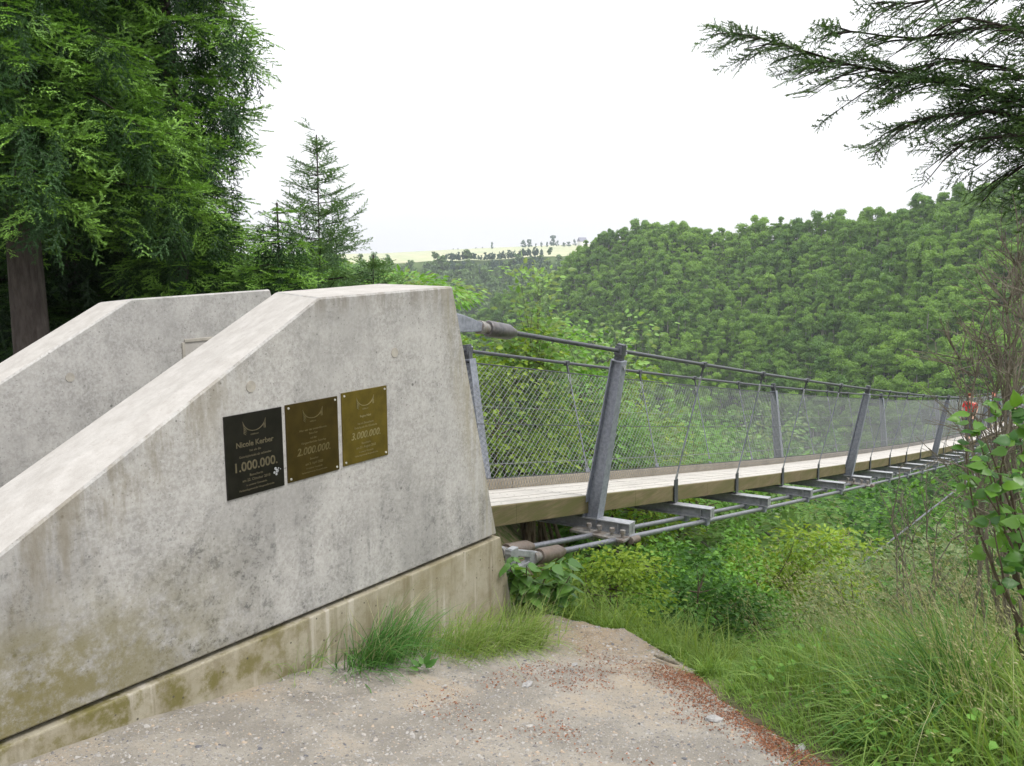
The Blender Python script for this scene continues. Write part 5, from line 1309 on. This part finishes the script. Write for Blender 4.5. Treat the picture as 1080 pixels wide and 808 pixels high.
gn.links.new(e2r.outputs[0], ip.inputs['Rotation']); gn.links.new(named('size', 'FLOAT_VECTOR'), ip.inputs['Scale']); gn.links.new(ip.outputs[0], go.inputs[0])
wo.modifiers.new('scatter', 'NODES').node_group = gn
Pf, Qf = hill_points(9.5, 560, 880, 320, 780, 78)
k = (farhill(Qf[:, 0], Qf[:, 1]) > spur(Qf[:, 0], Qf[:, 1])) & (Pf[:, 2] > -84) & (Qf[:, 1] < 862)
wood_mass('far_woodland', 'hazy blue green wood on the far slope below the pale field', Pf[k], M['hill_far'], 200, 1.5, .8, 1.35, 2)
# dark conifer strip at the field's edge
g = np.random.default_rng(12); n = 300; xs = g.uniform(470, 572, n); rr = g.uniform(846, 866, n); pts = []
for a, b in zip(xs, rr):
    p = at_range(a, 270, b); pts.append((p[0], p[1], zg(p[0], p[1])))
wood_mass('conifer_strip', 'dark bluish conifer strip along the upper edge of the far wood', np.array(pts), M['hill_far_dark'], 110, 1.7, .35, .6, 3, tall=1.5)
# trees on the skyline beyond the field: each one its own thing
FAR_T = [(478, 266, 'low bushes'), (483, 265, ''), (502, 264, ''), (509, 264, ''), (519, 254, ''), (552, 252, ''), (558, 251, ''), (565, 256, ''), (571, 254, ''), (577, 254, ''), (583, 246, ''), (588, 252, ''), (595, 255, ''), (600, 254, ''), (606, 251, '')]
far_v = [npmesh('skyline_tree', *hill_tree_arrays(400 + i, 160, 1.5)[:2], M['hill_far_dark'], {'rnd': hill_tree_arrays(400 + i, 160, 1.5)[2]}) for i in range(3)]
desc = ['low bush leftmost on the field skyline', 'second low bush on the field skyline, by the leftmost one', 'tiny bush between the low bushes and the lone pointed tree', 'tiny bush just left of the lone pointed tree', 'lone pointed tree in the middle of the field skyline',
        'broad tree at the left end of the skyline tree group', 'broad tree second from the left end of the skyline tree group', 'short tree in a dip of the skyline tree group', 'narrow tree in the middle of the skyline tree group', 'narrow tree just left of the tallest skyline tree', 'tallest tree of the skyline tree group', 'rounded tree just right of the tallest skyline tree', 'low hedge like tree right of the tallest skyline tree', 'low tree second from the house on the skyline', 'pointed tree next to the pale house on the skyline']
for i, ((px_, yt, _), lab) in enumerate(zip(FAR_T, desc)):
    R0 = 1500 if i > 3 else 1700
    p = at_range(px_, yt, R0); z = zg(p[0], p[1]); h = max(p[2] - z, 4)
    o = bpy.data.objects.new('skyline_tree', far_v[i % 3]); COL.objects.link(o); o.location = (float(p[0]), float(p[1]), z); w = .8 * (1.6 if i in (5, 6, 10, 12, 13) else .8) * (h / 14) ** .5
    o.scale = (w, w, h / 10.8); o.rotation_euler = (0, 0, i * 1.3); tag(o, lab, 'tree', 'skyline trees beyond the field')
p = at_range(614, 255, 1495); z = zg(p[0], p[1]); root = empty('farmhouse', (p[0], p[1], z), 'tiny pale house with a bluish roof on the far skyline', 'house'); root.rotation_euler = (0, 0, TH + .5)
hh = max(4.5, at_range(614, 251, 1495)[2] - z)
m = MB(); m.box(-5, 5, -7, 7, -3, hh * .6); m.build('wall', simple('pale_render', (.72, .71, .69), .8), root)
m = MB(); m.prism([(-5.6, -7.6, hh * .6), (5.6, -7.6, hh * .6), (0, -7.6, hh + 1)], (0, 15.2, 0)); m.build('roof', simple('slate_roof', (.20, .20, .26), .7), root)
wm = simple('window_dark', (.05, .05, .06), .2)
for yy in (-5, 0, 5):
    m = MB(); m.box(-5.15, -4.95, yy - .7, yy + .7, .8, 2.6); m.build('window', wm, root)

# ------------------------------------------------------------------ walkers on the bridge
def skin_body(pts, edges, rad, name, mat, parent, sub=2):
    me = bpy.data.meshes.new(name); me.from_pydata(pts, edges, []); o = link(name, me)
    sk = o.modifiers.new('s', 'SKIN'); ss = o.modifiers.new('u', 'SUBSURF'); ss.levels = sub; ss.render_levels = sub
    for i, r in enumerate(rad):
        v = me.skin_vertices[0].data[i]; v.radius = r if isinstance(r, tuple) else (r, r); v.use_root = (i == 0)
    dg = bpy.context.evaluated_depsgraph_get(); m2 = bpy.data.meshes.new_from_object(o.evaluated_get(dg)); bpy.data.objects.remove(o)
    m2.materials.clear(); m2.materials.append(mat); m2.polygons.foreach_set('use_smooth', [True] * len(m2.polygons)); m2.name = name
    return link(name, m2, parent)
def person(label, x, y, z, yaw, shirt, trousers, hair, skin=(.55, .34, .25), h=1.72, bag=None, longhair=False, arms=0):
    root = empty('person', (x, y, z), label, 'person', 'walkers on the bridge'); root.rotation_euler = (0, 0, yaw); k = h / 1.72; root.scale = (k,) * 3
    ms, mt, mh, mk = [simple(n, c, .8, 0, .12, 25) for n, c in (('shirt_cloth', shirt), ('trouser_cloth', trousers), ('hair', hair), ('skin', skin))]
    hip = .92
    pts = [(0, 0, hip), (0, 0, 1.12), (.0, 0, 1.34), (.02, 0, 1.46), (.03, 0, 1.54), (.045, 0, 1.62), (.04, 0, 1.70)]
    ed = [(0, 1), (1, 2), (2, 3), (3, 4), (4, 5), (5, 6)]; rad = [(.10, .15), (.095, .135), (.105, .17), (.06, .075), (.055, .055), (.088, .075), (.07, .062)]
    def chain(ps, rs, a):
        for q, r in zip(ps, rs): pts.append(q); rad.append(r); ed.append((a, len(pts) - 1)); a = len(pts) - 1
        return a
    for s in (-1, 1):
        st = .14 * s
        chain([(0, .09 * s, .86), (.02 + st * .6, .10 * s, .49), (-.02 + st, .10 * s, .09), (.10 + st, .11 * s, .035)], [.085, .058, .042, .03], 0)
        sh = chain([(0, .19 * s, 1.40), (-.02, .25 * s, 1.15), (.12, .23 * s, .95), (.18, .21 * s, .89)], [.052, .042, .034, .03], 2)
        for f in range(4): chain([(.22, (.195 + .012 * f) * s, .875 - .004 * f), (.25, (.195 + .012 * f) * s, .845 - .004 * f)], [.010, .008], sh)
        chain([(.205, .18 * s, .875)], [.011], sh)
    skin_body(pts, ed, rad, 'body', mk, root)
    # clothing shells
    def shell(sel_pts, sel_ed, sel_rad, nm, mm): skin_body(sel_pts, sel_ed, sel_rad, nm, mm, root, 2)
    tp = [(0, 0, .88), (0, 0, 1.12), (0, 0, 1.34), (.01, 0, 1.45)]; te = [(0, 1), (1, 2), (2, 3)]; tr_ = [(.125, .175), (.115, .155), (.122, .185), (.075, .10)]
    for s in (-1, 1): b = len(tp); tp += [(0, .195 * s, 1.40), (-.015, .245 * s, 1.20)]; te += [(2, b), (b, b + 1)]; tr_ += [.066, .062]
    shell(tp, te, tr_, 'shirt', ms)
    tp = [(0, 0, .97), (0, 0, .88)]; te = [(0, 1)]; tr_ = [(.112, .16), (.115, .165)]
    for s in (-1, 1):
        b = len(tp); st = .14 * s; tp += [(0, .09 * s, .82), (.02 + st * .6, .10 * s, .49), (-.02 + st, .10 * s, .10)]; te += [(1, b), (b, b + 1), (b + 1, b + 2)]; tr_ += [.10, .075, .062]
    shell(tp, te, tr_, 'trousers', mt)
    hp = [(.015, 0, 1.69), (.02, 0, 1.745), (-.03, 0, 1.62)]; he = [(0, 1), (0, 2)]; hr = [(.088, .082), (.06, .06), (.06, .075)]
    if longhair: hp.append((-.05, 0, 1.48)); he.append((2, 3)); hr.append((.045, .075))
    shell(hp, he, hr, 'hair', mh)
    m = MB()
    for s in (-1, 1): m.tube([(.118, .030 * s, 1.635), (.128, .030 * s, 1.635)], [.011, .009], 8)
    m.build('eyes', M['dark'], root)
    m = MB(); m.tube([(.115, 0, 1.63), (.145, 0, 1.598), (.125, 0, 1.59)], [.010, .014, .010], 6); m.build('nose', mk, root)
    m = MB(); m.beam((.118, -.025, 1.565), (.118, .025, 1.565), .012, .010); m.build('mouth', simple('lips', (.35, .12, .10)), root)
    m = MB()
    for s in (-1, 1): m.tube([(.02, .076 * s, 1.60), (.015, .086 * s, 1.63), (.02, .078 * s, 1.655)], [.012, .018, .012], 6)
    m.build('ears', mk, root)
    return root
def on_deck(px_, py_, q):
    p = at_y(px_, py_, q); t = p[0]; return t, q, zdq(t, q) + .008
t1, q1, z1 = on_deck(1024, 417, 4.35); person('walker with red hair in a red top, first of the walkers on the bridge', t1, q1, z1, PI - .2, (.62, .03, .03), (.08, .09, .14), (.20, .06, .03), longhair=True)
t2, q2, z2 = on_deck(1049, 414, 4.35)
pr = person('walker in dark blue clothes wearing a rucksack, middle of the walkers on the bridge', t2, q2, z2, .3, (.06, .07, .12), (.10, .10, .13), (.55, .20, .14), h=1.8)
t3, q3, z3 = on_deck(1067, 416, 4.4); person('walker in a white top with fair hair, farthest of the walkers on the bridge', t3, q3, z3, PI, (.78, .78, .80), (.35, .35, .38), (.48, .38, .24))
bag = empty('rucksack', (t2 - .20, q2, z2 + 1.05), 'grey blue rucksack on the back of the dark clothed walker', 'rucksack'); bag.rotation_euler = (0, 0, .3)
m = MB(); m.hexa([(-.10, -.15, 0), (.06, -.16, 0), (.06, .16, 0), (-.10, .15, 0), (-.07, -.13, .45), (.06, -.14, .48), (.06, .14, .48), (-.07, .13, .45)]); m.build('pack', simple('rucksack_cloth', (.16, .22, .32), .8), bag, bevel=.04)
m = MB(); m.box(-.15, -.09, -.11, .11, .04, .22); m.build('pocket', simple('rucksack_pocket_cloth', (.10, .12, .16), .8), bag, bevel=.025)

# the air over the valley
m = MB(); m.box(-60, 2100, -1500, 2100, -140, 110); hz = m.build('haze', bpy.data.materials.new('valley_haze')); hm = hz.data.materials[0]; hm.use_nodes = True; hn = hm.node_tree; hn.nodes.clear()
ho = hn.nodes.new('ShaderNodeOutputMaterial'); hv = hn.nodes.new('ShaderNodeVolumePrincipled'); hv.inputs['Color'].default_value = (.86, .92, 1., 1); hv.inputs['Density'].default_value = .00020; hn.links.new(hv.outputs[0], ho.inputs['Volume']); tag(hz, kind='stuff')
# ------------------------------------------------------------------ light
SUN_EL, SUN_AZ = math.radians(58), TH - math.radians(118)     # azimuth in the x-y plane: behind and to the right of the camera
w = bpy.data.worlds.new('World'); SC.world = w; w.use_nodes = True; nt = w.node_tree; nt.nodes.clear()
out = nt.nodes.new('ShaderNodeOutputWorld'); bg = nt.nodes.new('ShaderNodeBackground'); sky = nt.nodes.new('ShaderNodeTexSky'); sky.sky_type = 'NISHITA'; sky.sun_disc = False
sky.sun_elevation = SUN_EL; sky.sun_rotation = PI / 2 - SUN_AZ; sky.air_density = 1.; sky.dust_density = 4.; sky.ozone_density = 1.
tc = nt.nodes.new('ShaderNodeTexCoord'); sp = nt.nodes.new('ShaderNodeSeparateXYZ'); nt.links.new(tc.outputs['Generated'], sp.inputs[0])
# an overcast sheet, brighter overhead than near the horizon, with faint thinner places
mr = nt.nodes.new('ShaderNodeMapRange'); mr.inputs['From Min'].default_value = 0; mr.inputs['From Max'].default_value = 1; mr.inputs['To Min'].default_value = 7.2; mr.inputs['To Max'].default_value = 14.5; nt.links.new(sp.outputs['Z'], mr.inputs['Value'])
nz = nt.nodes.new('ShaderNodeTexNoise'); nz.inputs['Scale'].default_value = 1.7; nz.inputs['Detail'].default_value = 5; nt.links.new(tc.outputs['Generated'], nz.inputs['Vector'])
m2 = nt.nodes.new('ShaderNodeMapRange'); m2.inputs['From Min'].default_value = .35; m2.inputs['From Max'].default_value = .65; m2.inputs['To Min'].default_value = .92; m2.inputs['To Max'].default_value = 1.05; nt.links.new(nz.outputs['Fac'], m2.inputs['Value'])
mu = nt.nodes.new('ShaderNodeMath'); mu.operation = 'MULTIPLY'; nt.links.new(mr.outputs[0], mu.inputs[0]); nt.links.new(m2.outputs[0], mu.inputs[1])
cl = nt.nodes.new('ShaderNodeCombineColor')
for i_, f_ in enumerate((1., 1., 1.015)):
    mm = nt.nodes.new('ShaderNodeMath'); mm.operation = 'MULTIPLY'; nt.links.new(mu.outputs[0], mm.inputs[0]); mm.inputs[1].default_value = f_; nt.links.new(mm.outputs[0], cl.inputs[i_])
mx = nt.nodes.new('ShaderNodeMix'); mx.data_type = 'RGBA'; mx.inputs[0].default_value = .88; nt.links.new(sky.outputs[0], mx.inputs[6]); nt.links.new(cl.outputs[0], mx.inputs[7])
nt.links.new(mx.outputs[2], bg.inputs[0]); bg.inputs[1].default_value = .11; nt.links.new(bg.outputs[0], out.inputs[0])
sd = bpy.data.lights.new('sun', 'SUN'); sd.energy = 1.4; sd.angle = math.radians(16); sd.color = (1, .96, .90); so = bpy.data.objects.new('sun', sd); COL.objects.link(so)
dirv = Vector((math.cos(SUN_AZ) * math.cos(SUN_EL), math.sin(SUN_AZ) * math.cos(SUN_EL), math.sin(SUN_EL))); so.rotation_euler = dirv.to_track_quat('Z', 'Y').to_euler(); so.location = (0, 0, 30)
vs_ = SC.view_settings; SC.display_settings.display_device = 'sRGB'; vs_.view_transform = 'Standard'; vs_.look = 'None'; vs_.gamma = 1; vs_.use_curve_mapping = False; vs_.exposure = .64
SC.render.engine = 'CYCLES'; SC.cycles.use_denoising = True; SC.cycles.max_bounces = 6; SC.cycles.diffuse_bounces = 3; SC.cycles.glossy_bounces = 2; SC.cycles.transmission_bounces = 3; SC.cycles.transparent_max_bounces = 4
SC.render.film_transparent = False
